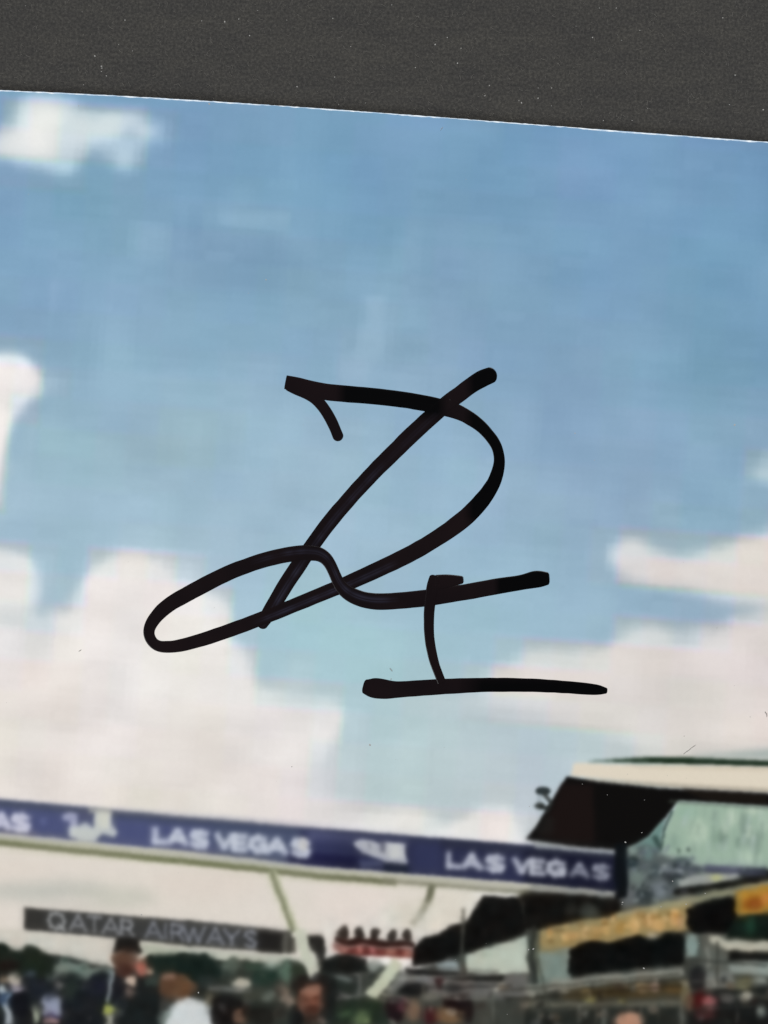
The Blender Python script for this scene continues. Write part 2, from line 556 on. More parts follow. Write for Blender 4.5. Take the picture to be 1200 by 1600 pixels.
# ---- right hand ground tone so that nothing of the sky shows between the things
poly([(560, 1500), (640, 1520), (700, 1500), (820, 1390), (975, 1400), (1500, 1350), (1500, 1900), (560, 1900)], (72, 74, 66), 4)
poly([(-280, 1500), (0, 1480), (90, 1490), (180, 1512), (260, 1495), (420, 1505), (560, 1520), (560, 1900), (-280, 1900)], (46, 52, 48), 4)

# ---- stand building at the upper right (crop 4)
kp(K4, [(290, 95), (620, 108), (1200, 118), (2100, 130), (2100, 250), (1200, 228), (700, 198), (275, 158)], (224, 214, 196), 3.2)
kp(K4, [(500, 100), (620, 108), (1200, 118), (2100, 130), (2100, 150), (1200, 136), (600, 122)], (206, 194, 174), 3, .6)
kp(K4, [(340, 170), (700, 190), (1200, 215), (2100, 240), (2100, 262), (1200, 240), (700, 212), (340, 185)], (178, 168, 150), 3, .8)
kp(K4, [(350, 88), (620, 70), (800, 68), (1200, 84), (2100, 100), (2100, 140), (1200, 112), (900, 102), (620, 96)], (40, 62, 44), 3.2)
kp(K4, [(640, 78), (1200, 92), (2100, 108), (2100, 120), (1200, 104), (640, 90)], (26, 46, 28), 2.2, .8)
kp(K4, [(850, 58), (1200, 30), (2100, 10), (2100, 90), (1200, 82), (850, 68)], (150, 168, 164), 6, .7)
kp(K4, [(258, 160), (400, 184), (700, 216), (1200, 242), (2100, 280), (2100, 420), (1200, 300), (980, 285), (780, 272), (735, 330), (690, 390), (640, 445), (560, 490),
        (492, 505), (270, 486), (66, 455), (120, 385), (160, 320), (205, 245)], (11, 9, 8), 2.8)
kp(K4, [(240, 190), (380, 200), (390, 470), (270, 470), (120, 440), (180, 320)], (30, 19, 17), 5, .9)
kp(K4, [(150, 330), (200, 360), (190, 430), (110, 440)], (34, 34, 32), 5, .6)
kp(K4, [(780, 215), (1200, 240), (1200, 290), (900, 270)], (38, 30, 22), 3, .6)
ke(K4, 145, 228, 36, 20, (46, 56, 58), 2.4, .95, 3)
ke(K4, 130, 262, 14, 18, (140, 152, 160), 3, .5, 3)
ke(K4, 130, 298, 24, 16, (48, 54, 52), 3, .9, 3)
kl(K4, [(150, 240), (185, 285), (160, 330)], 7, (44, 48, 46), 2.6, .75)
kl(K4, [(130, 300), (175, 312)], 6, (36, 40, 38), 2.6, .8)
# glass front
kp(K4, [(775, 278), (980, 288), (1200, 305), (2100, 420), (2100, 700), (1200, 600), (900, 575), (690, 530), (715, 420)], (156, 180, 162), 3)
kp(K4, [(720, 350), (690, 380), (640, 440), (560, 492), (530, 540), (690, 550), (700, 440)], (112, 146, 140), 3)
kl(K4, [(752, 320), (715, 400), (695, 520)], 4.5, (72, 96, 88), 2.4, .9)
kl(K4, [(665, 440), (700, 500)], 7, (48, 70, 66), 3, .8)
ke(K4, 870, 420, 40, 60, (196, 214, 192), 7, .7, 3)
ke(K4, 1030, 350, 30, 40, (196, 212, 192), 6, .7, 3)
ke(K4, 960, 460, 26, 50, (134, 160, 142), 6, .6, 3)
ke(K4, 1110, 440, 34, 60, (132, 152, 142), 7, .6, 3)
ke(K4, 1100, 540, 30, 40, (190, 210, 190), 6, .7, 3)
ke(K4, 820, 330, 50, 30, (146, 178, 160), 6, .6, 3)
ke(K4, 1180, 360, 30, 60, (176, 196, 180), 6, .6, 3)
ke(K4, 990, 440, 20, 44, (112, 134, 122), 5, .7, 3)
ke(K4, 1085, 380, 18, 60, (122, 142, 132), 5, .6, 3)
ke(K4, 1150, 470, 16, 60, (120, 142, 130), 5, .6, 3)
ke(K4, 760, 470, 30, 40, (136, 162, 148), 6, .6, 3)
ke(K4, 1130, 320, 40, 16, (206, 218, 200), 5, .6, 3)
for X in (860, 905, 950, 1000, 1050, 1105, 1150):
    kl(K4, [(X, 300), (X - 18, 560)], 3, (140, 164, 150), 2.6, .35)
ke(K4, 1060, 470, 12, 30, (110, 134, 122), 4, .6, 3)
ke(K4, 1000, 400, 14, 34, (206, 220, 202), 5, .6, 3)
# mixed things under the glass front
kp(K4, [(520, 500), (640, 480), (720, 530), (880, 575), (1200, 610), (2100, 720), (2100, 900), (1200, 660), (900, 700), (760, 780), (500, 780)], (96, 106, 106), 4)
ke(K4, 560, 510, 34, 18, (150, 172, 160), 4, .8, 3)
ke(K4, 560, 565, 34, 20, (22, 44, 48), 4, .9, 3)
ke(K4, 640, 520, 26, 30, (112, 142, 140), 4, .8, 3)
ke(K4, 580, 630, 36, 40, (120, 138, 130), 5, .9, 3)
ke(K4, 670, 600, 24, 34, (70, 86, 92), 4, .8, 3)
ke(K4, 740, 600, 50, 22, (138, 144, 156), 4, .8, 3)
ke(K4, 745, 632, 40, 20, (48, 52, 58), 4, .9, 3)
ke(K4, 690, 690, 40, 40, (128, 136, 146), 5, .8, 3)
ke(K4, 640, 720, 26, 40, (44, 52, 54), 4, .7, 3)
ke(K4, 800, 560, 46, 22, (70, 88, 88), 4, .8, 3)
ke(K4, 550, 720, 44, 34, (112, 118, 122), 5, .8, 3)
ke(K4, 600, 740, 20, 20, (52, 60, 62), 4, .7, 3)
kp(K4, [(780, 640), (900, 615), (1060, 600), (1070, 640), (940, 665), (790, 680)], (168, 172, 166), 3, .9)
kp(K4, [(900, 572), (1060, 578), (1200, 590), (1200, 620), (1060, 610), (900, 600)], (96, 98, 130), 3, .9)
ke(K4, 955, 632, 32, 15, (184, 188, 118), 3, .9, 3)
kp(K4, [(755, 690), (900, 670), (1060, 640), (1200, 600), (2100, 560), (2100, 600), (1200, 650), (1060, 672), (900, 700), (770, 715)], (22, 22, 18), 2.8)
kp(K4, [(1060, 590), (1200, 585), (1200, 640), (1080, 640)], (38, 42, 54), 4, .6)

_r = np.random.default_rng(9)
for _ in range(90):                         # small reflections and struts behind the banner's end
    x_, y_ = _r.uniform(975, 1080), _r.uniform(1325, 1408)
    if y_ < 1408 - (x_ - 975) * .9 - 60 or y_ > 1420 - (x_ - 975) * .25:
        continue
    pal = [(150, 164, 162), (40, 50, 52), (90, 104, 104), (168, 176, 172), (26, 34, 36), (120, 134, 140), (104, 108, 134)]
    a_ = _r.uniform(-1.2, .4)
    L_ = _r.uniform(4, 13)
    line([(x_, y_), (x_ + L_ * math.cos(a_), y_ + L_ * math.sin(a_))], _r.uniform(2.5, 6), pal[_r.integers(len(pal))], 2.2, _r.uniform(.4, .8))
for _ in range(70):
    x_, y_ = _r.uniform(1045, 1300), _r.uniform(1262, 1350)
    if x_ < 1045 + (1350 - y_) * .12:
        continue
    pal = [(204, 218, 200), (128, 150, 138), (150, 172, 158), (186, 206, 188), (116, 134, 128), (176, 190, 190)]
    line([(x_, y_), (x_ - _r.uniform(-2, 6), y_ + _r.uniform(8, 30))], _r.uniform(3, 8), pal[_r.integers(len(pal))], 3.4, _r.uniform(.2, .5))
line([(1045, 1252), (1200, 1262), (1480, 1290)], 4, (92, 104, 94), 3, .7)
line([(1060, 1356), (1200, 1366)], 4, (70, 76, 100), 2.6, .7)
# ---- the gantry banner
seg = np.linspace(-280, 975, 40)
poly([(x, bt(x)) for x in seg] + [(x, bb(x)) for x in seg[::-1]], (75, 82, 122), 3.2)
poly([(x, bt(x)) for x in seg] + [(x, bt(x) + 11) for x in seg[::-1]], (66, 74, 96), 4, .95)
s2 = np.linspace(330, 470, 8)
poly([(x, bt(x) + 2) for x in s2] + [(x, bb(x) - 1) for x in s2[::-1]], (70, 80, 106), 9, .8)
s2 = np.linspace(470, 975, 20)
poly([(x, bt(x) + 3) for x in s2] + [(x, bb(x)) for x in s2[::-1]], (48, 52, 88), 5, .9)
s2 = np.linspace(480, 640, 8)
poly([(x, bt(x) + 2) for x in s2] + [(x, bt(x) + 18) for x in s2[::-1]], (98, 102, 138), 6, .55)
s2 = np.linspace(450, 560, 8)
poly([(x, bb(x) - 20) for x in s2] + [(x, bb(x) - 1) for x in s2[::-1]], (24, 24, 62), 5, .9)
s2 = np.linspace(600, 640, 8)
poly([(x, bb(x) - 14) for x in s2] + [(x, bb(x) - 1) for x in s2[::-1]], (28, 36, 56), 4, .9)
s2 = np.linspace(648, 690, 8)
poly([(x, bt(x) + 8) for x in s2] + [(x, bb(x) - 3) for x in s2[::-1]], (58, 64, 104), 6, .8)
s2 = np.linspace(690, 975, 12)
poly([(x, bt(x) + 1) for x in s2] + [(x, bt(x) + 15) for x in s2[::-1]], (48, 52, 76), 4, .8)
s2 = np.linspace(820, 975, 8)
poly([(x, bt(x) + 5) for x in s2] + [(x, bb(x)) for x in s2[::-1]], (24, 26, 50), 6, .9)
s2 = np.linspace(250, 345, 8)
poly([(x, bb(x) - 14) for x in s2] + [(x, bb(x) - 2) for x in s2[::-1]], (96, 98, 126), 5, .6)
s2 = np.linspace(0, 60, 8)
poly([(x, bb(x) - 10) for x in s2] + [(x, bb(x)) for x in s2[::-1]], (104, 100, 130), 4, .6)

GL = {'L': [[(0, 0), (0, 1), (.85, 1)]], 'A': [[(0, 1), (.5, 0), (1, 1)], [(.25, .68), (.75, .68)]],
      'S': [[(.95, .12), (.6, 0), (.2, .05), (.08, .28), (.5, .5), (.92, .72), (.8, .96), (.4, 1), (.03, .88)]],
      'V': [[(0, 0), (.5, 1), (1, 0)]], 'E': [[(.9, 0), (0, 0), (0, 1), (.9, 1)], [(0, .5), (.75, .5)]],
      'G': [[(.95, .12), (.5, 0), (.1, .2), (.05, .7), (.4, 1), (.9, .9), (.95, .55), (.6, .55)]],
      'T': [[(0, 0), (1, 0)], [(.5, 0), (.5, 1)]],
      'R': [[(0, 1), (0, 0), (.7, .04), (.9, .27), (.7, .52), (0, .55)], [(.5, .55), (1, 1)]],
      'I': [[(.5, 0), (.5, 1)]], 'W': [[(0, 0), (.28, 1), (.5, .15), (.72, 1), (1, 0)]],
      'Y': [[(0, 0), (.5, .5), (1, 0)], [(.5, .5), (.5, 1)]],
      'Q': [[(.5, 0), (.15, .12), (0, .5), (.15, .88), (.5, 1), (.85, .88), (1, .5), (.85, .12), (.5, 0)], [(.62, .72), (1.0, 1.08)]]}


def glyph(ch, x, w, ytop, h, slope, th, c, sig, a):
    for st in GL[ch]:
        pts = [(x + u * w, ytop + v * h + slope * u * w) for u, v in st]
        for p, q in zip(pts[:-1], pts[1:]):
            dx, dy = q[0] - p[0], q[1] - p[1]
            L = math.hypot(dx, dy) or 1
            e = th * .3 / L
            line([(p[0] - dx * e, p[1] - dy * e), (q[0] + dx * e, q[1] + dy * e)], th, c, sig, a)


def banner_word(spec, f, h, th, c, sig=2.0, a=.95, slope=.085):
    for ch, x, w in spec:
        glyph(ch, x, w, f(x), h, slope, th, c, sig, a)


wt = (206, 212, 224)
banner_word([('A', -10, 24), ('S', 20, 24)], lambda x: bt(x) + 22, 21, 10, (206, 206, 222), 3.4, .9)
banner_word([('L', 242, 20), ('A', 264, 27), ('S', 299, 25), ('V', 339, 24), ('E', 366, 21), ('G', 391, 25), ('A', 419, 28), ('S', 457, 26)],
            lambda x: bt(x) + 22, 20, 9.6, (200, 206, 218), 3.6, .92)
ell(473, 1319, 9, 9, (214, 206, 190), 3, .6)
banner_word([('L', 701, 20), ('A', 724, 27), ('S', 760, 27), ('V', 803, 24), ('E', 831, 21), ('G', 857, 25)],
            lambda x: bt(x) + 21, 20, 9.4, (192, 196, 206), 3.6, .86)
banner_word([('A', 893, 25), ('S', 927, 25)], lambda x: bt(x) + 21, 19, 8.0, (160, 164, 178), 3.4, .8)
# pale emblems between the words
poly([(96, 1273), (112, 1269), (122, 1272), (121, 1280), (119, 1306), (110, 1306), (108, 1284), (97, 1281)], (176, 178, 204), 3.0, .85)
poly([(106, 1292), (122, 1290), (134, 1284), (146, 1293), (148, 1268), (174, 1269), (174, 1288), (184, 1300), (178, 1308), (160, 1302), (150, 1316), (124, 1314), (108, 1306)], (200, 205, 200), 3.2, .95)
ell(162, 1281, 11, 14, (212, 212, 198), 4, .8)
ell(134, 1274, 11, 7, (84, 86, 112), 3.4, .75)
ell(164, 1312, 12, 5, (84, 92, 126), 3.4, .7)
ell(68, 1283, 6, 6, (104, 112, 158), 4, .6)
poly([(140, 1262), (176, 1265), (176, 1272), (140, 1270)], (196, 196, 182), 3.4, .7)
poly([(550, 1317), (566, 1311), (584, 1314), (592, 1318), (602, 1316), (632, 1319), (634, 1336), (638, 1350), (600, 1346), (580, 1338), (562, 1330)], (196, 198, 200), 2.8, .85)
poly([(593, 1313), (604, 1313), (602, 1334), (592, 1330)], (98, 100, 122), 2.6, .7)
poly([(572, 1316), (580, 1318), (578, 1328)], (110, 112, 132), 2.4, .6)
poly([(560, 1344), (590, 1344), (602, 1352), (566, 1356)], (84, 92, 132), 3, .8)
poly([(606, 1317), (630, 1319), (632, 1342), (610, 1342)], (208, 210, 206), 3, .7)

# pale lower rail and olive rail
s1 = np.linspace(-280, 975, 30)
wd = np.interp(s1, [0, 500, 820, 975], [10, 9, 9, 7])
cA, cB = [(x, bb(x)) for x in s1], [(x, bb(x) + w) for x, w in zip(s1[::-1], wd[::-1])]
poly(cA + cB, (188, 186, 170), 1.8)
s1a = np.linspace(-280, 620, 24)
poly([(x, bb(x) + 10) for x in s1a] + [(x, bb(x) + 20) for x in s1a[::-1]], (104, 110, 74), 2.3, .95)
s1a = np.linspace(600, 830, 12)
poly([(x, bb(x) + 9) for x in s1a] + [(x, bb(x) + 18) for x in s1a[::-1]], (132, 132, 108), 2.6, .9)
s1a = np.linspace(830, 975, 10)
poly([(x, bb(x) + 1) for x in s1a] + [(x, bb(x) + 9) for x in s1a[::-1]], (140, 142, 134), 2.4, .8)
poly([(835, 1316), (965, 1329), (965, 1336), (835, 1325)], (168, 174, 172), 2.2, .85)
poly([(962, 1318), (978, 1316), (980, 1400), (962, 1408)], (9, 15, 20), 2.6)

# ---- struts under the gantry
kl(K6, [(578, -78), (600, -10), (660, 140), (722, 305)], 14, (178, 182, 150), 2.4, .95)
kl(K6, [(576, -78), (598, -10), (655, 140), (712, 305)], 6.5, (122, 126, 98), 2.0, .95)
kl(K7, [(600, 30), (590, 80), (560, 130), (500, 220)], 10, (150, 148, 126), 2.6, .95)
kl(K7, [(604, 10), (575, 100)], 9, (108, 110, 86), 2.4, .9)
kp(K7, [(500, 160), (560, 140), (570, 200), (490, 240)], (196, 190, 176), 5, .6)

# black stand silhouette below the gantry
kp(K7, [(872, 66), (1082, 80), (1102, 262), (1000, 302), (780, 372), (640, 432), (500, 442), (500, 340), (556, 292), (640, 272), (700, 232), (790, 205), (830, 130)], (14, 12, 10), 2.6)
kp(K7, [(1080, 70), (1270, 90), (1560, 110), (1560, 240), (1110, 240), (1090, 200)], (24, 20, 16), 3)
kl(K7, [(768, 132), (762, 300), (758, 490)], 7, (92, 92, 80), 2.4, .75)
kl(K7, [(1062, 70), (1105, 190)], 4, (82, 78, 68), 2.4, .6)
kp(K7, [(782, 378), (900, 345), (1000, 312), (1112, 284), (1112, 480), (1000, 492), (782, 480)], (184, 194, 178), 2.8)
ke(K7, 900, 385, 40, 20, (150, 168, 150), 5, .6, 3.43)
kp(K7, [(610, 440), (740, 408), (742, 474), (640, 462)], (146, 164, 168), 3)
kl(K7, [(1152, 236), (1150, 560)], 15, (86, 100, 92), 2.8)
kl(K7, [(1190, 236), (1188, 540)], 8, (128, 128, 92), 2.8)
kp(K7, [(430, 490), (620, 500), (980, 530), (1010, 480), (1110, 480), (1110, 620), (700, 620), (430, 560)], (112, 110, 106), 4)
kp(K7, [(455, 452), (620, 474), (980, 498), (985, 520), (830, 520), (620, 502), (455, 484)], (24, 24, 24), 2.6)
ke(K7, 640, 530, 28, 36, (64, 32, 34), 3, .9, 3.43)
ke(K7, 672, 532, 16, 16, (158, 140, 138), 3, .8, 3.43)
ke(K7, 565, 520, 50, 18, (122, 122, 126), 3, .8, 3.43)
ke(K7, 962, 560, 40, 18, (176, 168, 152), 3, .9, 3.43, -.5)
ke(K7, 720, 560, 40, 26, (40, 38, 38), 4, .8, 3.43)

# ---- start lights
for i, X in enumerate((122, 205, 295, 385, 470)):
    ke(K7, X, 262 + i * 5, 27, 34, (48, 38, 32), 2.2, .95, 3.43)
kp(K7, [(95, 285), (300, 296), (505, 312), (505, 345), (300, 338), (95, 326)], (52, 26, 20), 2.5)
kp(K7, [(80, 328), (300, 340), (500, 352), (498, 402), (300, 392), (160, 380), (90, 368)], (120, 44, 38), 3.4)
ke(K7, 120, 350, 34, 18, (190, 136, 124), 3.6, .8, 3.43)
ke(K7, 206, 352, 20, 21, (212, 124, 112), 3.2, .9, 3.43)
ke(K7, 287, 358, 20, 19, (206, 112, 112), 3.2, .9, 3.43)
ke(K7, 378, 368, 28, 18, (196, 128, 104), 3.4, .85, 3.43)
ke(K7, 465, 376, 28, 18, (206, 132, 110), 3.4, .85, 3.43)
ke(K7, 335, 368, 14, 14, (168, 80, 70), 2.6, .8, 3.43)

# ---- things under the start lights
kp(K7, [(-20, 430), (60, 400), (150, 372), (240, 400), (245, 470), (100, 490), (-20, 480)], (22, 26, 24), 3)
ke(K7, 10, 340, 16, 44, (46, 46, 42), 3, .9, 3.43)
ke(K7, 285, 440, 40, 34, (150, 158, 150), 4, .9, 3.43)
ke(K7, 128, 512, 48, 20, (120, 134, 130), 4, .9, 3.43)
ke(K7, 90, 560, 100, 26, (42, 54, 46), 5, .9, 3.43)
kl(K7, [(60, 600), (300, 612)], 8, (122, 122, 118), 3, .9)
kl(K7, [(420, 420), (360, 500), (262, 612)], 19, (196, 200, 172), 2.4)
kl(K7, [(460, 470), (410, 540), (370, 590)], 15, (132, 134, 130), 4, .8)
ke(K7, 500, 572, 76, 34, (22, 20, 20), 4, 1, 3.43)
kl(K7, [(330, 598), (420, 612), (470, 640)], 5, (150, 146, 126), 2.6, .8)
kp(K7, [(60, 640), (200, 610), (360, 640), (380, 760), (40, 760)], (40, 54, 40), 5)
ke(K7, 222, 728, 52, 40, (116, 140, 88), 6, .8, 3.43)
ke(K7, 130, 700, 30, 20, (92, 124, 80), 5, .8, 3.43)
ke(K7, 250, 745, 18, 14, (150, 170, 104), 4, .7, 3.43)
ke(K7, 290, 650, 40, 24, (36, 56, 36), 4, .8, 3.43)
ke(K7, 400, 680, 50, 70, (40, 20, 24), 4, 1, 3.43)
ke(K7, 440, 650, 22, 40, (118, 60, 74), 4, .8, 3.43)
ke(K7, 500, 680, 38, 60, (142, 106, 80), 5, .9, 3.43)
ke(K7, 590, 712, 46, 50, (74, 26, 32), 4, 1, 3.43)
ke(K7, 590, 610, 60, 18, (128, 124, 110), 4, .8, 3.43)
ke(K7, 700, 712, 80, 46, (136, 98, 62), 5, .95, 3.43)
ke(K7, 742, 646, 76, 44, (26, 12, 14), 4, 1, 3.43)
ke(K7, 800, 690, 30, 60, (34, 20, 20), 4, .9, 3.43)

# ---- long sign with thirteen letters on the left
kp(K5, [(150, 148), (300, 166), (1200, 238), (1200, 392), (700, 338), (150, 288)], (58, 57, 54), 2.6)
poly([(290, 1438), (455, 1455), (455, 1490), (290, 1477)], (68, 68, 66), 2.5)
poly([(72, 1423), (290, 1442), (400, 1452), (400, 1482), (290, 1474), (72, 1450)], (72, 73, 72), 5, .8)
poly([(404, 1453), (441, 1458), (441, 1490), (404, 1486)], (36, 34, 32), 3.2, .95)
poly([(442, 1460), (452, 1461), (452, 1488), (442, 1487)], (108, 106, 96), 2.6, .8)
poly([(452, 1464), (463, 1465), (463, 1490), (452, 1489)], (64, 62, 54), 2.6, .8)
sg = lambda x: 1427 + (x - 88) * .094
c_q = (146, 148, 154)
banner_word([('Q', 76, 25)], sg, 24, 5.6, (152, 154, 156), 2.3, .9, .094)
banner_word([('A', 109, 26), ('T', 136, 21), ('A', 160, 26), ('R', 190, 19)], sg, 24, 5.0, c_q, 2.3, .85, .094)
banner_word([('A', 227, 26), ('I', 255, 9), ('R', 269, 18), ('W', 286, 34), ('A', 324, 25), ('Y', 350, 24), ('S', 382, 19)], sg, 24, 4.8, (142, 146, 160), 2.4, .8, .094)
for gx, gw in ((109, 26), (136, 21), (160, 26), (190, 19), (227, 26), (255, 9), (324, 25), (355, 14)):   # feet of the letters
    line([(gx - 2, sg(gx) + 24), (gx + gw + 2, sg(gx) + 24 + .094 * gw)], 3.2, c_q, 2.2, .35)

# ---- people and trees at the bottom left
kp(K5, [(-1200, 340), (0, 372), (60, 385), (110, 425), (160, 398), (240, 408), (320, 450), (352, 520), (330, 660), (200, 640), (0, 640), (-1200, 640)], (26, 37, 26), 3)
ke(K5, 55, 515, 70, 40, (27, 14, 10), 5, .9)
ke(K5, 220, 500, 80, 60, (30, 42, 26), 6, .7)
kp(K5, [(340, 500), (375, 470), (410, 455), (440, 500), (470, 505), (520, 480), (570, 530), (640, 515), (705, 530), (705, 650), (350, 640)], (118, 134, 124), 3.2)
ke(K5, 408, 472, 20, 22, (58, 80, 68), 3, .8)
ke(K5, 520, 520, 26, 24, (80, 104, 90), 3, .7)
ke(K5, 440, 590, 70, 30, (84, 98, 86), 5, .8)
ke(K5, 320, 600, 50, 40, (80, 92, 92), 5, .7)
ke(K5, 640, 540, 40, 26, (92, 104, 96), 4, .7)
# bottom band of figures
kp(K5, [(-1200, 600), (60, 560), (330, 620), (420, 580), (560, 600), (640, 560), (700, 560), (1010, 620), (1060, 700), (1060, 1900), (-1200, 1900)], (30, 33, 36), 4)
ke(K5, 450, 690, 60, 90, (44, 54, 46), 6, .9)
ke(K5, 25, 598, 34, 26, (150, 122, 92), 4, .9)
ke(K5, 95, 598, 46, 36, (206, 194, 176), 4, .95)
ke(K5, 108, 655, 42, 32, (168, 160, 180), 4, .9)
ke(K5, 14, 665, 32, 32, (196, 204, 206), 4, .95)
ke(K5, 30, 730, 44, 44, (62, 92, 138), 4, .95)
kl(K5, [(38, 760), (42, 900)], 12, (170, 178, 186), 3, .95)
ke(K5, 60, 720, 14, 60, (130, 160, 190), 3, .7)
ke(K5, 128, 760, 62, 90, (16, 17, 26), 4, 1)
ke(K5, 185, 575, 26, 22, (92, 104, 128), 4, .8)
ke(K5, 235, 650, 62, 60, (30, 36, 48), 5, .9)
ke(K5, 320, 770, 60, 86, (146, 154, 180), 4, .95)
ke(K5, 330, 832, 46, 16, (70, 58, 104), 3, .9)
ke(K5, 322, 868, 44, 22, (176, 130, 130), 3, .9)
ke(K5, 220, 812, 32, 62, (170, 184, 154), 4, .9)
ke(K5, 372, 645, 34, 20, (146, 134, 128), 4, .9)
ke(K5, 330, 690, 30, 30, (56, 58, 66), 4, .8)
kp(K5, [(500, 650), (560, 605), (640, 562), (700, 575), (725, 760), (660, 900), (400, 900), (388, 740), (440, 720)], (24, 30, 36), 4)
ke(K5, 620, 640, 50, 50, (28, 34, 56), 6, .9)
kp(K5, [(722, 340), (800, 335), (872, 350), (872, 440), (800, 440), (720, 430)], (30, 27, 24), 3)
ke(K5, 785, 475, 76, 56, (102, 68, 50), 4, .95)
ke(K5, 770, 545, 62, 44, (84, 46, 36), 4, .95)
ke(K5, 735, 480, 16, 70, (120, 84, 62), 3, .6)
ke(K5, 890, 530, 54, 46, (204, 112, 94), 4, .95)
ke(K5, 940, 545, 28, 26, (198, 156, 122), 3, .9)
ke(K5, 900, 485, 36, 18, (112, 70, 44), 4, .8)
ke(K5, 730, 660, 44, 70, (30, 30, 38), 4, .9)
ke(K5, 815, 612, 38, 38, (202, 176, 154), 3.4, .95)
ke(K5, 808, 695, 26, 40, (134, 104, 90), 4, .9)
kp(K5, [(870, 600), (960, 570), (1010, 660), (1005, 900), (735, 900), (760, 750), (850, 720)], (24, 30, 30), 4)
ke(K5, 960, 615, 56, 40, (62, 80, 72), 5, .9)
kl(K5, [(688, 545), (690, 745)], 5.5, (150, 166, 172), 2.2, .85)
ke(K5, 694, 786, 46, 36, (164, 172, 66), 3, .95)
kl(K5, [(694, 815), (694, 900)], 14, (172, 172, 154), 3.4, .9)
kp(K5, [(875, 380), (1200, 410), (1200, 455), (1000, 450), (930, 460), (875, 450)], (178, 182, 160), 3, .9)
kp(K5, [(920, 456), (1000, 440), (1200, 436), (1300, 440), (1400, 470), (1400, 640), (1150, 600), (1000, 560), (920, 520)], (26, 42, 34), 3.4)
ke(K5, 1085, 640, 84, 98, (112, 72, 46), 5, .95)
ke(K5, 1072, 575, 56, 24, (158, 116, 96), 4, .85)
ke(K5, 1180, 640, 36, 50, (120, 84, 58), 5, .9)
ke(K5, 1140, 560, 40, 40, (44, 36, 28), 5, .6)
ke(K5, 1040, 760, 40, 40, (68, 68, 62), 4, .9)
ke(K5, 1035, 840, 40, 60, (132, 150, 142), 4, .9)

# ---- bottom centre
kp(K6, [(0, 398), (200, 415), (450, 440), (700, 455), (705, 480), (560, 480), (420, 478), (280, 480), (200, 470), (150, 445), (0, 430)], (196, 198, 182), 3, .9)
kp(K6, [(160, 460), (280, 480), (700, 490), (800, 560), (900, 620), (900, 900), (150, 900)], (54, 62, 54), 5)
kp(K6, [(-20, 440), (100, 432), (170, 445), (220, 498), (262, 545), (272, 605), (150, 625), (60, 600), (-20, 540)], (20, 37, 31), 3.4)
ke(K6, 330, 510, 60, 40, (98, 112, 98), 5, .9)
ke(K6, 470, 520, 60, 30, (52, 82, 64), 5, .9)
ke(K6, 580, 510, 50, 40, (164, 178, 162), 5, .9)
ke(K6, 540, 590, 76, 50, (30, 58, 46), 5, .95)
ke(K6, 660, 560, 40, 70, (96, 130, 110), 5, .9)
ke(K6, 735, 545, 48, 48, (48, 62, 46), 4, .95)
ke(K6, 385, 622, 64, 38, (184, 178, 160), 3.4, .95)
ke(K6, 180, 620, 80, 40, (44, 56, 54), 6, .8)
kl(K6, [(190, 655), (450, 670)], 7, (120, 124, 122), 3, .8)
ke(K6, 470, 690, 70, 30, (80, 82, 68), 5, .9)
ke(K6, 560, 705, 40, 24, (122, 132, 120), 4, .8)
ke(K6, 190, 740, 40, 44, (120, 114, 90), 5, .9)
ke(K6, 120, 710, 40, 30, (60, 66, 56), 4, .8)
ke(K6, 20, 650, 56, 80, (122, 82, 52), 4, .95)
kp(K5, [(1045, 900), (1050, 810), (1100, 745), (1170, 705), (1215, 715), (1280, 745), (1330, 810), (1350, 1100), (1045, 1100)], (204, 212, 214), 3.6)
ke(K6, 300, 800, 110, 110, (20, 18, 18), 5, 1)
ke(K6, 385, 835, 42, 56, (138, 94, 70), 4, .95)
ke(K6, 420, 790, 36, 50, (44, 26, 18), 4, .8)
ke(K6, 520, 830, 90, 70, (30, 30, 26), 5, .95)
ke(K6, 650, 690, 40, 50, (140, 120, 104), 5, .9)
ke(K6, 690, 740, 36, 36, (164, 138, 120), 4, .85)
ke(K6, 640, 800, 40, 50, (70, 62, 54), 5, .8)
ke(K6, 825, 640, 130, 70, (36, 30, 26), 4, 1)
ke(K6, 940, 740, 60, 130, (28, 30, 28), 5, .9)
ke(K6, 822, 735, 86, 100, (132, 80, 60), 4, 1)
ke(K6, 815, 672, 62, 34, (172, 118, 94), 4, .85)
ke(K6, 780, 718, 22, 12, (86, 50, 38), 3, .6)
ke(K6, 860, 718, 22, 12, (96, 50, 38), 3, .6)
ke(K6, 838, 748, 26, 18, (160, 94, 74), 3, .6)
ke(K6, 825, 795, 60, 30, (74, 42, 32), 4, .85)
ke(K6, 830, 850, 80, 30, (62, 44, 36), 4, .9)
ke(K6, 890, 862, 24, 24, (150, 130, 120), 4, .8)
ke(K6, 730, 840, 40, 60, (28, 24, 24), 4, .9)
kp(K6, [(786, 322), (850, 318), (908, 335), (918, 400), (900, 470), (890, 560), (868, 520), (862, 470), (826, 420)], (44, 42, 39), 3)
kl(K6, [(755, 290), (775, 400), (850, 580)], 17, (196, 200, 182), 2.6, 1)
ke(K6, 600, 480, 70, 14, (206, 204, 190), 4, .6)

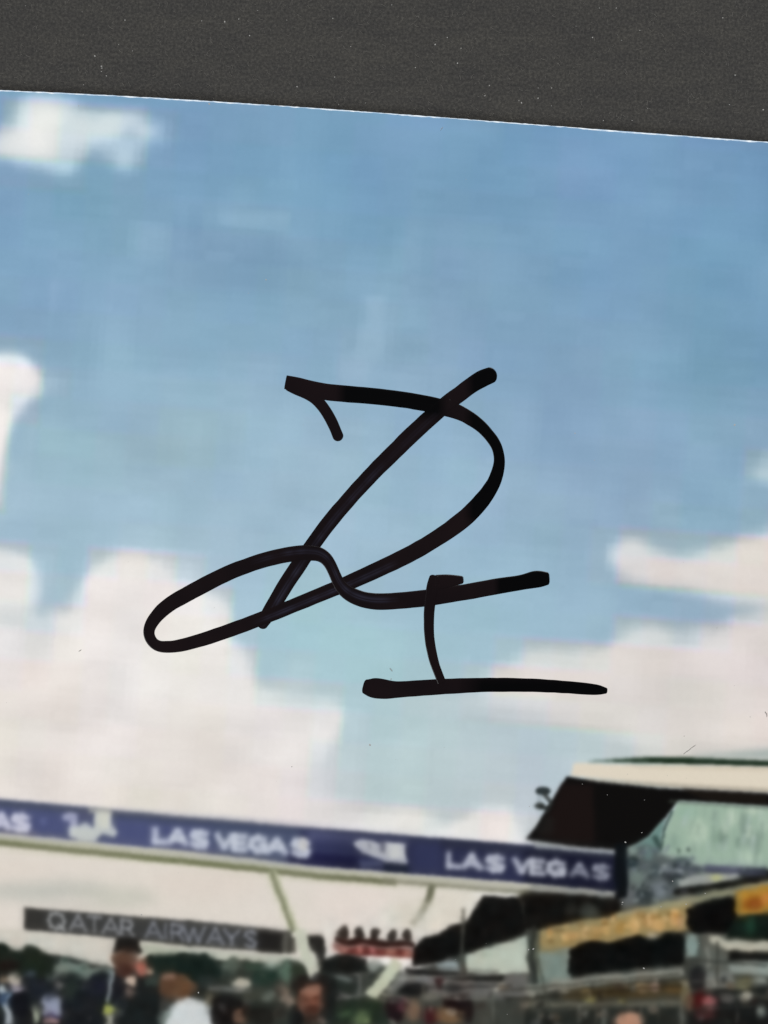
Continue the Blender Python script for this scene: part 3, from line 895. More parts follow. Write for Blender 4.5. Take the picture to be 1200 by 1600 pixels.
# ---- lower right structures
kp(K8, [(0, 120), (240, 120), (480, 150), (470, 230), (230, 262), (60, 290), (0, 290)], (16, 14, 11), 3.4)
ke(K8, 318, 205, 52, 38, (104, 106, 94), 6, .7, 3.16)
ke(K8, 230, 190, 30, 30, (70, 72, 64), 5, .7, 3.16)
kp(K8, [(66, 400), (230, 370), (230, 560), (60, 560)], (126, 142, 132), 3)
kp(K8, [(70, 290), (400, 226), (780, 142), (820, 150), (830, 290), (500, 340), (230, 382), (80, 402)], (164, 140, 84), 3.2)
kp(K8, [(70, 290), (400, 226), (400, 262), (80, 330)], (158, 148, 104), 4, .7)
for X, Y, rx, ry, c in ((235, 318, 32, 26, (202, 156, 96)), (292, 306, 20, 26, (212, 166, 112)), (345, 322, 26, 24, (168, 128, 64)), (400, 292, 22, 32, (210, 166, 96)),
                        (472, 284, 30, 28, (176, 126, 50)), (540, 270, 24, 40, (216, 164, 92)), (612, 256, 34, 22, (190, 136, 76)), (660, 270, 30, 34, (214, 166, 100)),
                        (736, 244, 28, 36, (214, 160, 96)), (765, 250, 14, 40, (200, 150, 110)), (150, 345, 40, 30, (160, 142, 92)), (630, 322, 30, 14, (196, 180, 160))):
    ke(K8, X, Y, rx, ry, c, 3, .75, 3.16)
kp(K8, [(440, 210), (800, 132), (1200, 52), (1800, -60), (1800, -20), (1200, 90), (800, 168), (460, 232)], (154, 152, 116), 3, .9)
_r = np.random.default_rng(19)
for _ in range(46):                         # uneven print on the yellow band
    t_ = _r.uniform(0, 1)
    x_ = 850 + t_ * 215
    y_ = 1462 - t_ * 42 + _r.uniform(-9, 12)
    pal = [(222, 172, 100), (140, 100, 40), (196, 150, 90), (226, 186, 130), (120, 92, 48), (206, 140, 60)]
    ell(x_, y_, _r.uniform(3, 7), _r.uniform(3, 7), pal[_r.integers(len(pal))], 2.2, _r.uniform(.3, .65))
kp(K8, [(225, 400), (260, 372), (330, 350), (400, 362), (510, 335), (560, 320), (600, 345), (650, 345), (700, 312), (770, 318), (795, 340), (795, 450), (770, 470), (540, 478), (500, 488), (240, 520), (215, 495)], (7, 9, 8), 2.6)
ke(K8, 820, 372, 34, 66, (142, 168, 162), 4, .9, 3.16)
kp(K8, [(860, 300), (1010, 310), (1010, 580), (860, 560)], (104, 106, 96), 5, .95)
kp(K8, [(795, 190), (860, 165), (1020, 135), (1048, 160), (1052, 280), (1000, 305), (860, 310), (812, 298), (798, 260)], (5, 5, 5), 2.6)
kp(K8, [(1045, 105), (1200, 72), (1800, -40), (1800, 120), (1200, 208), (1052, 224)], (186, 134, 34), 2.8)
ke(K8, 1130, 165, 56, 32, (166, 78, 20), 4, .85, 3.16, -.15)
ke(K8, 1195, 140, 30, 30, (214, 126, 56), 4, .8, 3.16)
ke(K8, 1060, 180, 14, 44, (150, 120, 30), 3, .6, 3.16)
kp(K8, [(1045, 226), (1200, 215), (1800, 160), (1800, 330), (1200, 348), (1000, 335), (1000, 300)], (16, 30, 22), 3)
ke(K8, 1110, 270, 30, 46, (30, 84, 60), 6, .75, 3.16)
kp(K8, [(912, 328), (960, 322), (1000, 345), (1200, 352), (1800, 370), (1800, 430), (1200, 404), (1010, 392), (920, 358)], (190, 186, 166), 3)
kp(K8, [(1010, 405), (1200, 410), (1800, 440), (1800, 480), (1200, 450), (1000, 450)], (18, 20, 18), 3)
kp(K8, [(1000, 460), (1100, 445), (1200, 450), (1800, 470), (1800, 520), (1200, 520), (1010, 510)], (146, 158, 150), 4)
kp(K8, [(890, 500), (1030, 500), (1040, 580), (890, 580)], (120, 124, 118), 4)
kl(K8, [(905, 380), (900, 480)], 6, (150, 146, 134), 3, .8)
kl(K8, [(950, 400), (955, 560)], 5, (130, 126, 112), 3, .7)
kp(K8, [(0, 565), (300, 524), (540, 500), (780, 478), (792, 520), (540, 545), (300, 572), (0, 612)], (142, 142, 130), 3)
kp(K8, [(180, 590), (540, 560), (790, 545), (795, 620), (540, 630), (180, 640)], (82, 66, 36), 4)
for X, Y, rx, ry, c in ((190, 600, 30, 20, (140, 136, 120)), (300, 600, 30, 16, (142, 110, 56)), (380, 595, 24, 18, (92, 80, 44)), (580, 580, 34, 26, (152, 128, 90)),
                        (640, 575, 30, 26, (168, 134, 118)), (730, 590, 40, 20, (110, 78, 34)), (490, 600, 26, 20, (74, 58, 30)), (320, 645, 30, 18, (150, 140, 62)),
                        (480, 650, 26, 14, (146, 132, 60)), (60, 600, 50, 20, (120, 120, 108)), (790, 600, 26, 60, (130, 118, 84))):
    ke(K8, X, Y, rx, ry, c, 3, .8, 3.16)
kp(K8, [(0, 640), (300, 655), (790, 640), (790, 670), (300, 684), (0, 680)], (112, 108, 90), 3, .9)
kp(K8, [(0, 682), (760, 672), (760, 1500), (0, 1500)], (42, 47, 42), 4)
kl(K8, [(70, 680), (70, 760)], 5, (92, 98, 88), 3, .7)
kl(K8, [(392, 680), (392, 780)], 9, (110, 118, 108), 3, .8)
ke(K8, 515, 745, 72, 50, (196, 138, 108), 4, .95, 3.16)
kl(K8, [(770, 670), (775, 780)], 5, (120, 122, 110), 3, .7)
ke(K8, 135, 740, 40, 30, (22, 24, 22), 4, .9, 3.16)
kp(K8, [(800, 640), (860, 600), (1200, 640), (1800, 640), (1800, 1500), (790, 1500)], (26, 27, 26), 5)
ke(K8, 850, 530, 40, 60, (34, 32, 34), 4, .95, 3.16)
ke(K8, 860, 640, 36, 46, (92, 20, 20), 4, .95, 3.16)
ke(K8, 912, 655, 32, 40, (196, 104, 104), 4, .9, 3.16)
ke(K8, 885, 712, 50, 26, (96, 44, 46), 4, .8, 3.16)
ke(K8, 812, 650, 22, 50, (136, 96, 70), 4, .8, 3.16)
kp(K8, [(930, 595), (1200, 575), (1800, 580), (1800, 620), (1100, 612), (930, 615)], (34, 36, 34), 3)
ke(K8, 1085, 560, 50, 26, (132, 126, 82), 4, .9, 3.16)
ke(K8, 1165, 545, 40, 20, (150, 158, 148), 4, .8, 3.16)
ke(K8, 1090, 622, 40, 28, (150, 146, 128), 4, .85, 3.16)
ke(K8, 1000, 635, 40, 24, (128, 116, 108), 4, .8, 3.16)
ke(K8, 1168, 695, 26, 34, (120, 134, 128), 4, .85, 3.16)
kl(K8, [(40, 275), (44, 560)], 9, (52, 54, 50), 2.6, .95)
kl(K8, [(62, 290), (64, 540)], 4, (124, 124, 90), 2.6, .7)

for X0_, Y0_, X1_, Y1_, w_, c_ in ((620, 1528, 780, 1522, 4, (150, 150, 142)), (640, 1545, 800, 1540, 3, (40, 40, 38)), (780, 1548, 1060, 1522, 3.5, (60, 58, 46)),
                                   (790, 1562, 1060, 1541, 4, (44, 38, 26)), (830, 1580, 1060, 1570, 3, (84, 84, 74)), (1075, 1500, 1200, 1508, 4, (60, 62, 56)),
                                   (1080, 1532, 1200, 1540, 3, (90, 92, 84)), (640, 1508, 780, 1518, 3, (84, 84, 80)), (1090, 1575, 1200, 1572, 4, (64, 66, 62)),
                                   (700, 1560, 770, 1562, 3, (134, 128, 112)), (840, 1498, 860, 1590, 4, (74, 76, 66)), (905, 1570, 905, 1600, 5, (120, 126, 114)),
                                   (1000, 1560, 1002, 1600, 3.5, (96, 100, 90)), (1028, 1556, 1030, 1600, 3, (70, 74, 66)), (930, 1556, 931, 1600, 3, (84, 86, 78)),
                                   (1120, 1470, 1122, 1540, 4, (56, 56, 50)), (1150, 1560, 1151, 1600, 3, (86, 86, 80)), (815, 1560, 816, 1600, 4, (70, 74, 66)),
                                   (770, 1545, 772, 1600, 3.5, (110, 112, 100)), (660, 1530, 664, 1600, 3, (100, 92, 78))):
    line([(X0_, Y0_), (X1_, Y1_)], w_, c_, 2.4, .7)
_r = np.random.default_rng(77)
for _ in range(110):                        # crowd and kit too small to read: little dabs of colour
    x_ = _r.uniform(560, 1240)
    y_ = _r.uniform(1515, 1640) if x_ < 800 else _r.uniform(1530, 1640)
    pal = [(150, 130, 110), (30, 30, 30), (90, 96, 88), (170, 165, 150), (60, 40, 34), (46, 64, 50), (120, 90, 60), (20, 22, 26), (110, 116, 120)]
    ell(x_, y_, _r.uniform(3, 10), _r.uniform(2.5, 7), pal[_r.integers(len(pal))], 2.6, _r.uniform(.25, .6), _r.uniform(-.6, .6))
for _ in range(60):
    x_, y_ = _r.uniform(-260, 520), _r.uniform(1520, 1650)
    pal = [(120, 100, 86), (24, 26, 26), (70, 80, 76), (130, 136, 140), (50, 36, 30), (40, 56, 44), (16, 18, 26), (90, 98, 110)]
    ell(x_, y_, _r.uniform(3, 9), _r.uniform(3, 8), pal[_r.integers(len(pal))], 2.8, _r.uniform(.15, .4), _r.uniform(-.8, .8))
# the enlarged lower part: shapes run into each other, then the same block steps
def warp(a, dx, dy):
    gi = np.clip(np.arange(NX)[None] + dx / ST, 0, NX - 1.001)
    gj = np.clip(np.arange(NY)[:, None] + dy / ST, 0, NY - 1.001)
    i, j = gi.astype(int), gj.astype(int)
    f, g = gi - i, gj - j
    return a[j, i] * (1 - f) * (1 - g) + a[j, i + 1] * f * (1 - g) + a[j + 1, i] * (1 - f) * g + a[j + 1, i + 1] * f * g


low = smooth(YY - .08 * XX, 1205, 1260)
people = np.maximum(smooth(YY - .094 * XX, 1448, 1466), smooth(YY + .1 * XX, 1460, 1500) * smooth(XX, 470, 520))
wx = (vnoise(22, 51) * 3.0 + vnoise(11, 52) * 2.2) * (0.25 * low + 1.0 * people * (1 - .62 * smooth(XX, 520, 640)))
wy = (vnoise(22, 53) * 3.0 + vnoise(11, 54) * 2.2) * (0.15 * low + 1.0 * people * (1 - .72 * smooth(XX, 520, 640)))
for k in range(3):
    CV[..., k] = warp(CV[..., k], wx, wy)
fine = .5 * vnoise(10, 55) + .6 * vnoise(20, 56) + .4 * blocks(12, 12, 57, 3)
tex = fine * (people * 4.5 + low * 1.6)
CV += tex[..., None] * np.array([1.0, .97, .92])
cbn = (vnoise(24, 58) + .6 * vnoise(12, 59)) * people * 3.2
CV += cbn[..., None] * np.array([.9, -.3, -.7])
y_, cb_, cr_ = ycc(CV)
y2 = gblur(blockavg(y_, 12, 12), 2.0)
y_ = y_ * (1 - .22 * low) + y2 * .22 * low
cb2, cr2 = gblur(blockavg(cb_, 12, 12), 3.0), gblur(blockavg(cr_, 12, 12), 3.0)
CV = rgb(y_, cb_ * (1 - .6 * low) + cb2 * .6 * low, cr_ * (1 - .6 * low) + cr2 * .6 * low)
dk = smooth(YY - .094 * XX, 1410, 1425) * (1 - smooth(XX, 480, 560)) + smooth(YY + .1 * XX, 1270, 1300) * smooth(XX, 480, 560)
lm = (CV @ np.array([.299, .587, .114]))[..., None]
CV = CV * (1 - .17 * dk[..., None] * (1 - smooth(lm, 70, 175)))
gr = CV @ np.array([.299, .587, .114])
satm = (.12 * dk * people)[..., None]
CV = CV * (1 - satm) + gr[..., None] * satm
CV = np.clip(CV, 0, 255)
for k in range(3):
    sft = gblur(CV[..., k], 1.7)
    CV[..., k] = gblur(CV[..., k], 1.0) * (1 - low) + sft * low

# ------------------------------------------------------------------ the signed print
_e = np.polyfit([0, 400, 800, 1200], [143.5, 165.2, 194.3, 224.3], 3)


def top_edge(x):
    x = np.asarray(x, float)
    xc = np.clip(x, 0, 1200)
    y = np.polyval(_e, xc)
    s0, s1_ = np.polyval(np.polyder(_e), 0), np.polyval(np.polyder(_e), 1200)
    return y + np.where(x < 0, (x) * s0, 0) + np.where(x > 1200, (x - 1200) * s1_, 0)


root = bpy.data.objects.new('signed_photo_print', None)
COL.objects.link(root)
root.location = P(600, 1000, 0)
root['label'] = 'glossy sky and race track photo print signed in black marker, lying on charcoal card'
root['category'] = 'photo print'
bpy.context.view_layer.update()


def sheet_z(x, y):
    """the sheet's upper edge stands a little off the card"""
    t = np.maximum(np.asarray(y, float) - top_edge(x), 0)
    return T_SHEET + 14.0 * U * np.exp(-(t / 420.0) ** 1.5)


def under_root(o):
    o.parent = root
    o.matrix_parent_inverse = root.matrix_world.inverted()
    return o


sv = np.concatenate([np.arange(-240, -20, 20), np.arange(-20, 1330, 2.0), np.arange(1330, 1471, 20)])
tv = np.concatenate([[0], np.arange(2.0, 1490, 2.0), np.arange(1490, 1621, 20)])
SS, TT = np.meshgrid(sv, tv)
PX = SS - 0.0667 * TT * (1 - 0.0)
PY = top_edge(SS) + TT
# ragged cut: the printed layer ends a little unevenly
jag = np.interp(sv, np.arange(-260, 1500, 7), rng.normal(0, .42, len(np.arange(-260, 1500, 7))))
jag2 = np.interp(sv, np.arange(-260, 1500, 60), rng.normal(0, .5, len(np.arange(-260, 1500, 60))))
PY[0] += 1.55 + np.clip(jag + jag2, -1.2, 1.5)
PY[1] = np.maximum(PY[1] + 1.8, PY[0] + .6)
PY[2] = np.maximum(PY[2], PY[1] + .4)
gi = np.clip((PX - X0) / ST, 0, NX - 2.001)
gj = np.clip((PY - Y0) / ST, 0, NY - 2.001)
ii, jj = gi.astype(int), gj.astype(int)
fx, fy = (gi - ii)[..., None], (gj - jj)[..., None]
colr = (CV[jj, ii] * (1 - fx) * (1 - fy) + CV[jj, ii + 1] * fx * (1 - fy) + CV[jj + 1, ii] * (1 - fx) * fy + CV[jj + 1, ii + 1] * fx * fy)
ALB = 0.948
alb = lin(colr) * ALB
nrow, ncol = SS.shape
co = np.stack([(PX - 600) * U, (800 - PY) * U, sheet_z(PX, PY)], -1).reshape(-1, 3)
idx = np.arange(nrow * ncol).reshape(nrow, ncol)
q = np.stack([idx[1:, :-1], idx[1:, 1:], idx[:-1, 1:], idx[:-1, :-1]], -1).reshape(-1, 4)
me = bpy.data.meshes.new('printed_face')
me.vertices.add(len(co))
me.vertices.foreach_set('co', co.ravel())
me.loops.add(q.size)
me.loops.foreach_set('vertex_index', q.ravel().astype(np.int32))
me.polygons.add(len(q))
me.polygons.foreach_set('loop_start', np.arange(0, q.size, 4, dtype=np.int32))
me.update(calc_edges=True)
ca = me.color_attributes.new('printed_picture', 'FLOAT_COLOR', 'POINT')
rgba = np.ones((len(co), 4), np.float32)
rgba[:, :3] = alb.reshape(-1, 3)
ca.data.foreach_set('color', rgba.ravel())
me.materials.append(m_print)
face = bpy.data.objects.new('printed_face', me)
COL.objects.link(face)
under_root(face)

# paper core: the white body of the sheet, its cut edge slightly bevelled
es = np.arange(-245, 1476, 5.0)
ring_o, ring_i = [], []
for s_ in es:
    ring_o.append((s_, float(top_edge(s_)) - .3 + float(rng.normal(0, .18))))
for s_ in es[::-1]:
    ring_o.append((s_ - .0667 * 1625, float(top_edge(s_)) + 1625))
n = len(ring_o)
cx = sum(p[0] for p in ring_o) / n
cy = sum(p[1] for p in ring_o) / n
for k, p in enumerate(ring_o):
    if k < n // 2:
        ring_i.append((p[0], p[1] + 1.7))
    else:
        ring_i.append((p[0], p[1] - 2.4))
ring_i = np.array(ring_i)
lf0 = sheet_z(np.array([p[0] for p in ring_o]), np.array([p[1] for p in ring_o])) - T_SHEET
vs = ([P(x, y, 0.15 * U + z) for (x, y), z in zip(ring_o, lf0)] + [P(x, y, 1.4 * U + z) for (x, y), z in zip(ring_o, lf0)]
      + [P(x, y, T_SHEET - .12 * U + z) for (x, y), z in zip(ring_i, lf0)])
fs = []
for a_ in (0, n):
    for k in range(n):
        k2 = (k + 1) % n
        fs.append((a_ + k2, a_ + k, a_ + n + k, a_ + n + k2))
h = n // 2
TR = np.linspace(0, 1, 60)
for base, flip, dz in ((2 * n, False, -.5), (0, True, .15 - 2.6)):      # top and underside follow the sheet's bend in rows
    rows = [[base + k for k in range(h)]]
    for tr in TR[1:-1]:
        row = []
        for k in range(h):
            a0, a1 = np.array(vs[base + k][:2]), np.array(vs[base + n - 1 - k][:2])
            p = a0 + (a1 - a0) * tr
            x_, y_ = p[0] / U + 600, 800 - p[1] / U
            row.append(len(vs))
            vs.append((p[0], p[1], float(sheet_z(x_, y_)) + dz * U))
        rows.append(row)
    rows.append([base + n - 1 - k for k in range(h)])
    for r0, r1_ in zip(rows[:-1], rows[1:]):
        for k in range(h - 1):
            f_ = (r0[k], r1_[k], r1_[k + 1], r0[k + 1])
            fs.append(f_[::-1] if flip else f_)
core = mesh_obj('paper_core', vs, fs, m_core, smooth=False)
under_root(core)


# ------------------------------------------------------------------ signature strokes
def catmull(pts, step=2.0):
    pts = np.asarray(pts, float)
    p = np.vstack([2 * pts[0] - pts[1], pts, 2 * pts[-1] - pts[-2]])
    out = []
    for i in range(1, len(p) - 2):
        a, b_, c, d = p[i - 1], p[i], p[i + 1], p[i + 2]
        L = max(2, int(np.hypot(*(c - b_)[:2]) / step))
        for t in np.arange(L) / L:
            # centripetal-like smoothing through uniform Catmull-Rom
            out.append(.5 * ((2 * b_) + (-a + c) * t + (2 * a - 5 * b_ + 4 * c - d) * t ** 2 + (-a + 3 * b_ - 3 * c + d) * t ** 3))
    out.append(pts[-1])
    return np.array(out)


def box01(x, y, x0, x1, y0, y1, s=16.0):
    f = lambda t: min(1.0, max(0.0, t / s + .5))
    return f(x - x0) * f(x1 - x) * f(y - y0) * f(y1 - y)


def dark_refl(x, y):
    """reflections on the ink painted as colour: deep black zones, brownish elsewhere"""
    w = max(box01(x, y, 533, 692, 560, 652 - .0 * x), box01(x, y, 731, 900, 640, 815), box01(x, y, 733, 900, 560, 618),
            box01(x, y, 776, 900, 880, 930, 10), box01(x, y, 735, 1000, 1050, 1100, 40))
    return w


def sheen_line(x, y):
    """fine paler line down the middle of the pen stroke painted in as a reflected sheen"""
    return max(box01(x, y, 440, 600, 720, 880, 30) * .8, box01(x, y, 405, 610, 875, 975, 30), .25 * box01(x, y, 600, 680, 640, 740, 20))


def stroke(name, pts, z0, z1, cap0=1.0, cap1=1.0, seed=0, thick=0.22, label=None, squash=2.0):
    """pts: (x, y, width). cap: 0 blunt end, 1 round end"""
    r = np.random.default_rng(seed)
    c = catmull(pts, 1.6)
    # smooth once more for an even pen line
    for _ in range(36):
        c[1:-1] = .25 * c[:-2] + .5 * c[1:-1] + .25 * c[2:]
    d = np.gradient(c[:, :2], axis=0)
    d /= np.hypot(d[:, 0], d[:, 1])[:, None] + 1e-9
    # end caps
    def cap(i, sgn, amt):
        w = c[i, 2]
        pp = []
        if amt <= 0:
            return pp
        R = w / 2 * amt
        for a in np.linspace(0, math.pi / 2, 9)[1:]:
            e = R * math.sin(a)
            ww = w * max(math.cos(a), 0.03) ** (1.0 if amt > .6 else .6)
            pp.append((*(c[i, :2] + sgn * d[i] * e), ww, *d[i]))
        return pp
    A = cap(0, -1, cap0)[::-1]
    B = cap(-1, 1, cap1)
    full = np.array(A + [(*c[i], *d[i]) for i in range(len(c))] + B)
    n = len(full)
    e1 = np.interp(np.arange(n), np.arange(0, n + 12, 7), r.normal(0, .16, len(np.arange(0, n + 12, 7))))
    e2 = np.interp(np.arange(n), np.arange(0, n + 12, 7), r.normal(0, .16, len(np.arange(0, n + 12, 7))))
    prof = np.array([-1, -.93, -.75, -.5, -.28, -.14, -.06, .02, .1, .3, .5, .75, .93, 1.0])
    hh = np.array([0, .70, 1.0, .93, .86, .80, .76, .76, .80, .86, .93, 1.0, .70, 0])
    vs, fs, refl = [], [], []
    sn = np.interp(np.arange(n), np.arange(0, n + 12, 6), r.uniform(.3, 1, len(np.arange(0, n + 12, 6))))
    for i, (x, y, w, dx, dy) in enumerate(full):
        nx_, ny_ = -dy, dx
        zz = z0 + (z1 - z0) * i / (n - 1)
        ed = min(1.0, w / 6)
        for v, hgt in zip(prof, hh):
            o = v * w / 2 + (e1[i] if v < 0 else e2[i]) * abs(v) * ed
            X_, Y_ = x + nx_ * o, y + ny_ * o
            vs.append(P(X_, Y_, float(sheet_z(X_, Y_)) + (0.05 + zz * (1 if hgt > 0 else 0) + thick * hgt * ed) * U))
            k_ = dark_refl(X_, Y_)
            sheen_ = sheen_line(X_, Y_) * sn[i] * (1.0 if abs(v + .28) < .05 or abs(v - .02) < .03 else (.3 if -.6 < v < .12 else 0.0))
            refl.append((k_, sheen_, 0, 1))
    m = len(prof)
    for i in range(n - 1):
        for k in range(m - 1):
            a_ = i * m + k
            fs.append((a_, a_ + m, a_ + m + 1, a_ + 1))
    o = mesh_obj(name, vs, fs, m_ink)
    at_ = o.data.color_attributes.new('ink_reflection', 'FLOAT_COLOR', 'POINT')
    at_.data.foreach_set('color', np.array(refl, np.float32).ravel())
    # make sure normals look up
    if o.data.polygons[len(fs) // 2].normal.z < 0:
        o.data.flip_normals()
    under_root(o)
    if label:
        o['label'] = label
    return o


main = [(446.5, 597.5, 22), (455, 599, 22.5), (480, 605.5, 24), (505, 612, 26), (540, 615.5, 26), (600, 621, 25.5), (650, 628, 25), (695, 637.5, 25), (725, 648.5, 22), (752, 667, 19),
        (774, 694, 17), (780.5, 720, 17.5), (773.5, 749, 21), (756, 778, 25), (724, 811.5, 27), (677, 844.5, 25.5), (628, 872, 25.5), (546, 910, 24), (520, 921, 22.5),
        (470, 941.5, 22), (420, 962, 21.5), (387, 974.5, 21.5), (353, 987, 21.5), (320, 998, 21), (287, 1007.5, 20), (262, 1011, 18.5), (246, 1009.5, 17.5), (236, 1001, 17), (231.5, 988, 17.5),
        (237, 973, 19.5), (249, 958, 21.5), (266, 943.5, 23), (287, 931.5, 24), (320, 913.5, 24.5), (353, 897, 24), (387, 883.5, 23.5), (420, 873, 23.5), (453, 866, 24), (480, 863.5, 24), (500, 866, 22.5), (513, 876, 19.5),
        (521, 893, 17.5), (529, 911, 19), (544, 927, 23), (570, 937.5, 25), (600, 940, 26), (660, 935, 26), (724, 925.5, 25), (780, 915.5, 25), (818, 909.5, 23.5), (832, 905.5, 27), (845, 904.5, 26.5), (855, 904, 20)]
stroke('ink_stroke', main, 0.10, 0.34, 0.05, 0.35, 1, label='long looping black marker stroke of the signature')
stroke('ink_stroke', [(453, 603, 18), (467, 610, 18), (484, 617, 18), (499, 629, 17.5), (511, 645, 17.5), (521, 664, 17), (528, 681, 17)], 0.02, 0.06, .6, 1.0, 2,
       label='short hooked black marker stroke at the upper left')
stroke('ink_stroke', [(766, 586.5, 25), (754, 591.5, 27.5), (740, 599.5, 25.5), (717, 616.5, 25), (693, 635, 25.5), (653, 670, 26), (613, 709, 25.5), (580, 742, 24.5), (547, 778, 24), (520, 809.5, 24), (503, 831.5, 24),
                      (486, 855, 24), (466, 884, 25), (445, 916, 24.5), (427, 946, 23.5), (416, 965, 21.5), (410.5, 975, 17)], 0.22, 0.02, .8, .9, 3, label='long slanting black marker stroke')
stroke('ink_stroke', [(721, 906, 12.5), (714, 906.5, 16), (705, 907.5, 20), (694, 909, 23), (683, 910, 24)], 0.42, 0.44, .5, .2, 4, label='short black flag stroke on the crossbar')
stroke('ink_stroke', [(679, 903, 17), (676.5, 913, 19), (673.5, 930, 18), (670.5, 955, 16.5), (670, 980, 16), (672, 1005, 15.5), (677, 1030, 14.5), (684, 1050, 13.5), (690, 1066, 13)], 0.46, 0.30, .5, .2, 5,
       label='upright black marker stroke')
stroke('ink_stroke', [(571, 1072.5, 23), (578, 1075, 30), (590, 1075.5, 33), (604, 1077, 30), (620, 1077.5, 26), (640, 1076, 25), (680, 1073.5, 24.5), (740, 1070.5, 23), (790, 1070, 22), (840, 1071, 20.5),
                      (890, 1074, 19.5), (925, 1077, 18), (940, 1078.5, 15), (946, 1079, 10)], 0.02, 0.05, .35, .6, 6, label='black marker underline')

# ------------------------------------------------------------------ the card underneath
vs, fs = [], []
bev = 6
X1, X2, Y1, Y2 = -900, 2100, -700, 2300
top = [P(X1, Y1), P(X2, Y1), P(X2, Y2), P(X1, Y2)]
ob = bpy.data.meshes.new('card_surface')
vv = [P(X1 + bev, Y1 + bev, 0), P(X2 - bev, Y1 + bev, 0), P(X2 - bev, Y2 - bev, 0), P(X1 + bev, Y2 - bev, 0),
      P(X1, Y1, -bev * U), P(X2, Y1, -bev * U), P(X2, Y2, -bev * U), P(X1, Y2, -bev * U),
      P(X1, Y1, -20 * U), P(X2, Y1, -20 * U), P(X2, Y2, -20 * U), P(X1, Y2, -20 * U)]
ff = [(3, 2, 1, 0), (8, 9, 10, 11)]
for a_ in (0, 4):
    for k in range(4):
        k2 = (k + 1) % 4
        ff.append((a_ + k, a_ + k2, a_ + 4 + k2, a_ + 4 + k))
card = mesh_obj('card_surface', vv, ff, m_card, smooth=False)
card['kind'] = 'structure'
card['label'] = 'charcoal grey speckled card surface under the print'


# ------------------------------------------------------------------ dust, fibres, specks
def fleck_bm(V, F, x, y, z, r, ang, asp, rnd):
    """a low irregular grain: a squashed five-sided bead"""
    z = float(sheet_z(x, y)) if z is None else z
    b0 = len(V)
    for k in range(5):
        t = ang + k * 2 * math.pi / 5
        rr = r * rnd.uniform(.7, 1.2)
        ex, ey = rr * math.cos(t) * asp, rr * math.sin(t)
        ca, sa = math.cos(ang), math.sin(ang)
        V.append(P(x + ex * ca - ey * sa, y + ex * sa + ey * ca, z + .02 * U))
    V.append(P(x, y, z + r * .55 * U))
    for k in range(5):
        F.append((b0 + (k + 1) % 5, b0 + k, b0 + 5))


def thread_bm(V, F, pts, w, z, lift=0.4):
    """a fine fibre as a three-sided tube"""
    b0 = len(V)
    pts = np.asarray(pts, float)
    z = float(sheet_z(*pts[0])) if z is None else z
    for i, (x, y) in enumerate(pts):
        d = pts[min(i + 1, len(pts) - 1)] - pts[max(i - 1, 0)]
        d /= np.hypot(*d) + 1e-9
        nx_, ny_ = -d[1], d[0]
        zz = z + lift * U * math.sin(math.pi * i / (len(pts) - 1))
        V.append(P(x + nx_ * w / 2, y + ny_ * w / 2, zz + .02 * U))
        V.append(P(x - nx_ * w / 2, y - ny_ * w / 2, zz + .02 * U))
        V.append(P(x, y, zz + w * .8 * U))
    for i in range(len(pts) - 1):
        a_ = b0 + 3 * i
        for k in range(3):
            k2 = (k + 1) % 3
            F.append((a_ + k, a_ + k2, a_ + 3 + k2, a_ + 3 + k))


rnd = random.Random(5)
ZT = None                              # None: rest on the sheet's own surface
# bright grains on the card
V, F = [], []
for x, y, r in [(148, 87, 1.6), (158, 103, 1.7), (159, 106, 1.5), (158, 111, 1.3), (166, 118, 1.4), (195, 31, 1.5), (128, 18, 1.0), (351, 33, 1.9), (351, 35, 1.3), (373, 29, 1.5), (390, 55, 1.4),
                (315, 32, 1.2), (680, 69, 1.9), (715, 98, 2.0), (765, 133, 1.6), (758, 149, 1.7), (464, 135, 1.7), (523, 120, 1.4), (649, 105, 1.3), (699, 58, 1.2), (612, 7, 1.1), (926, 58, 1.5),
                (1149, 117, 1.5), (1193, 171, 1.9), (841, 153, 1.5), (815, 160, 1.5), (811, 157, 1.1), (862, 137, 1.3), (841, 137, 1.2), (862, 165, 1.1), (1000, 47, 1.3), (1012, 169, 1.3),
                (937, 12, 1.3), (963, 12, 1.2), (520, 28, 1.1), (448, 31, 1.1), (548, 72, 1.0), (1140, 163, 1.2), (988, 188, 1.2), (943, 188, 1.1), (185, 69, 1.0), (130, 132, 1.0)]:
    fleck_bm(V, F, x, y, 0, r * .62, rnd.uniform(0, 6), rnd.uniform(.8, 1.5), rnd)
for k in range(30):
    x, y = rnd.uniform(-200, 1400), rnd.uniform(-300, 205)
    if y > top_edge(x) - 6:
        continue
    fleck_bm(V, F, x, y, 0, rnd.uniform(.4, .8), rnd.uniform(0, 6), rnd.uniform(.8, 1.6), rnd)
o = mesh_obj('dust', V, F, m_dust)
o['kind'] = 'stuff'
o['label'] = 'fine white dust grains scattered over the charcoal card'
o['category'] = 'dust'

# faint short fibres in the card
V, F = [], []
for k in range(2600):
    x, y = rnd.uniform(-200, 1400), rnd.uniform(-250, 218)
    if y > top_edge(x) - 5:
        continue
    a = rnd.uniform(0, math.pi)
    L = rnd.uniform(2, 9)
    cv = rnd.uniform(-.8, .8)
    pts = [(x + math.cos(a + cv * t) * L * t, y + math.sin(a + cv * t) * L * t) for t in (0, .33, .66, 1)]
    thread_bm(V, F, pts, rnd.uniform(.35, .8), 0, .2)
o = mesh_obj('card_fibres', V, F, m_fibre)
o['kind'] = 'stuff'
o['label'] = 'short pale paper fibres in the surface of the charcoal card'
o['category'] = 'fibres'

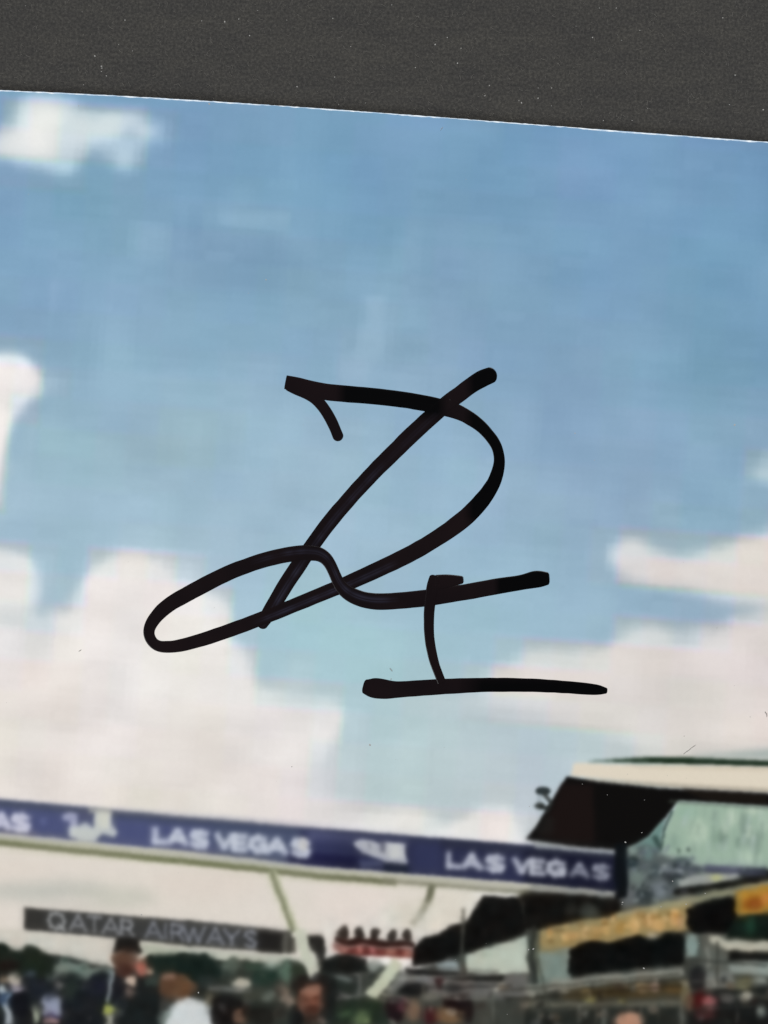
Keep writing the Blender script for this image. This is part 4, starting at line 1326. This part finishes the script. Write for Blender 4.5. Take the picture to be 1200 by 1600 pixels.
# grains on the print
V, F = [], []
for x, y, r in [(416, 438, 1.7), (328, 165, 2.0), (898, 677, 1.3), (1147, 664, 1.7), (578, 1164, 2.0), (977, 1316, 2.0), (1003, 1301, 1.3), (1051, 1377, 1.4), (1072, 1413, 1.6), (1006, 1513, 1.6),
                (833, 1483, 1.7), (826, 1484, 1.5), (834, 1482, 1.2), (973, 1410, 1.5), (827, 1260, 1.2), (972, 1413, 1.0), (1033, 1417, 1.3), (1102, 1396, 1.2), (310, 1551, 1.3), (221, 1429, 1.6),
                (125, 168, 1.0), (949, 1242, .9), (1007, 1250, .8), (540, 598, .9), (703, 625, 1.3), (633, 683, .9), (1172, 1120, .9)]:
    fleck_bm(V, F, x, y, ZT, r * .75, rnd.uniform(0, 6), rnd.uniform(.8, 1.4), rnd)
for k in range(50):
    fleck_bm(V, F, rnd.uniform(-100, 1350), rnd.uniform(240, 1700), ZT, rnd.uniform(.3, .6), rnd.uniform(0, 6), rnd.uniform(.8, 1.4), rnd)
thread_bm(V, F, [(688, 206), (690, 203), (692, 201)], .8, ZT, .1)
thread_bm(V, F, [(609, 1044), (611, 1046), (613, 1049)], .9, ZT, .1)
o = mesh_obj('dust', V, F, m_dust)
o['kind'] = 'stuff'
o['label'] = 'tiny white dust grains scattered over the glossy print'
o['category'] = 'dust'

V, F = [], []
for x, y, r in [(456, 1198, 1.2), (611, 1061, 1.2), (1069, 1150, .9), (1120, 981, .8)]:
    fleck_bm(V, F, x, y, ZT, r * .8, rnd.uniform(0, 6), 1.1, rnd)
thread_bm(V, F, [(123.5, 1017.7), (125, 1016.5), (127, 1015.2)], 1.0, ZT, .1)
thread_bm(V, F, [(1195, 1112), (1198, 1116), (1198, 1120)], .9, ZT, .1)
o = mesh_obj('grit', V, F, m_dark)
o['kind'] = 'stuff'
o['label'] = 'few dark grit specks on the pale clouds of the print'
o['category'] = 'grit'

V, F = [], []
thread_bm(V, F, [(1068, 1178), (1072, 1174.5), (1076, 1172), (1080, 1168.5), (1083.5, 1166), (1087, 1164)], 0.9, ZT, .6)
o = mesh_obj('hair_fibre', V, F, m_hair)
o['label'] = 'fine grey hair lying on the print above the dark roof line'
o['category'] = 'hair'
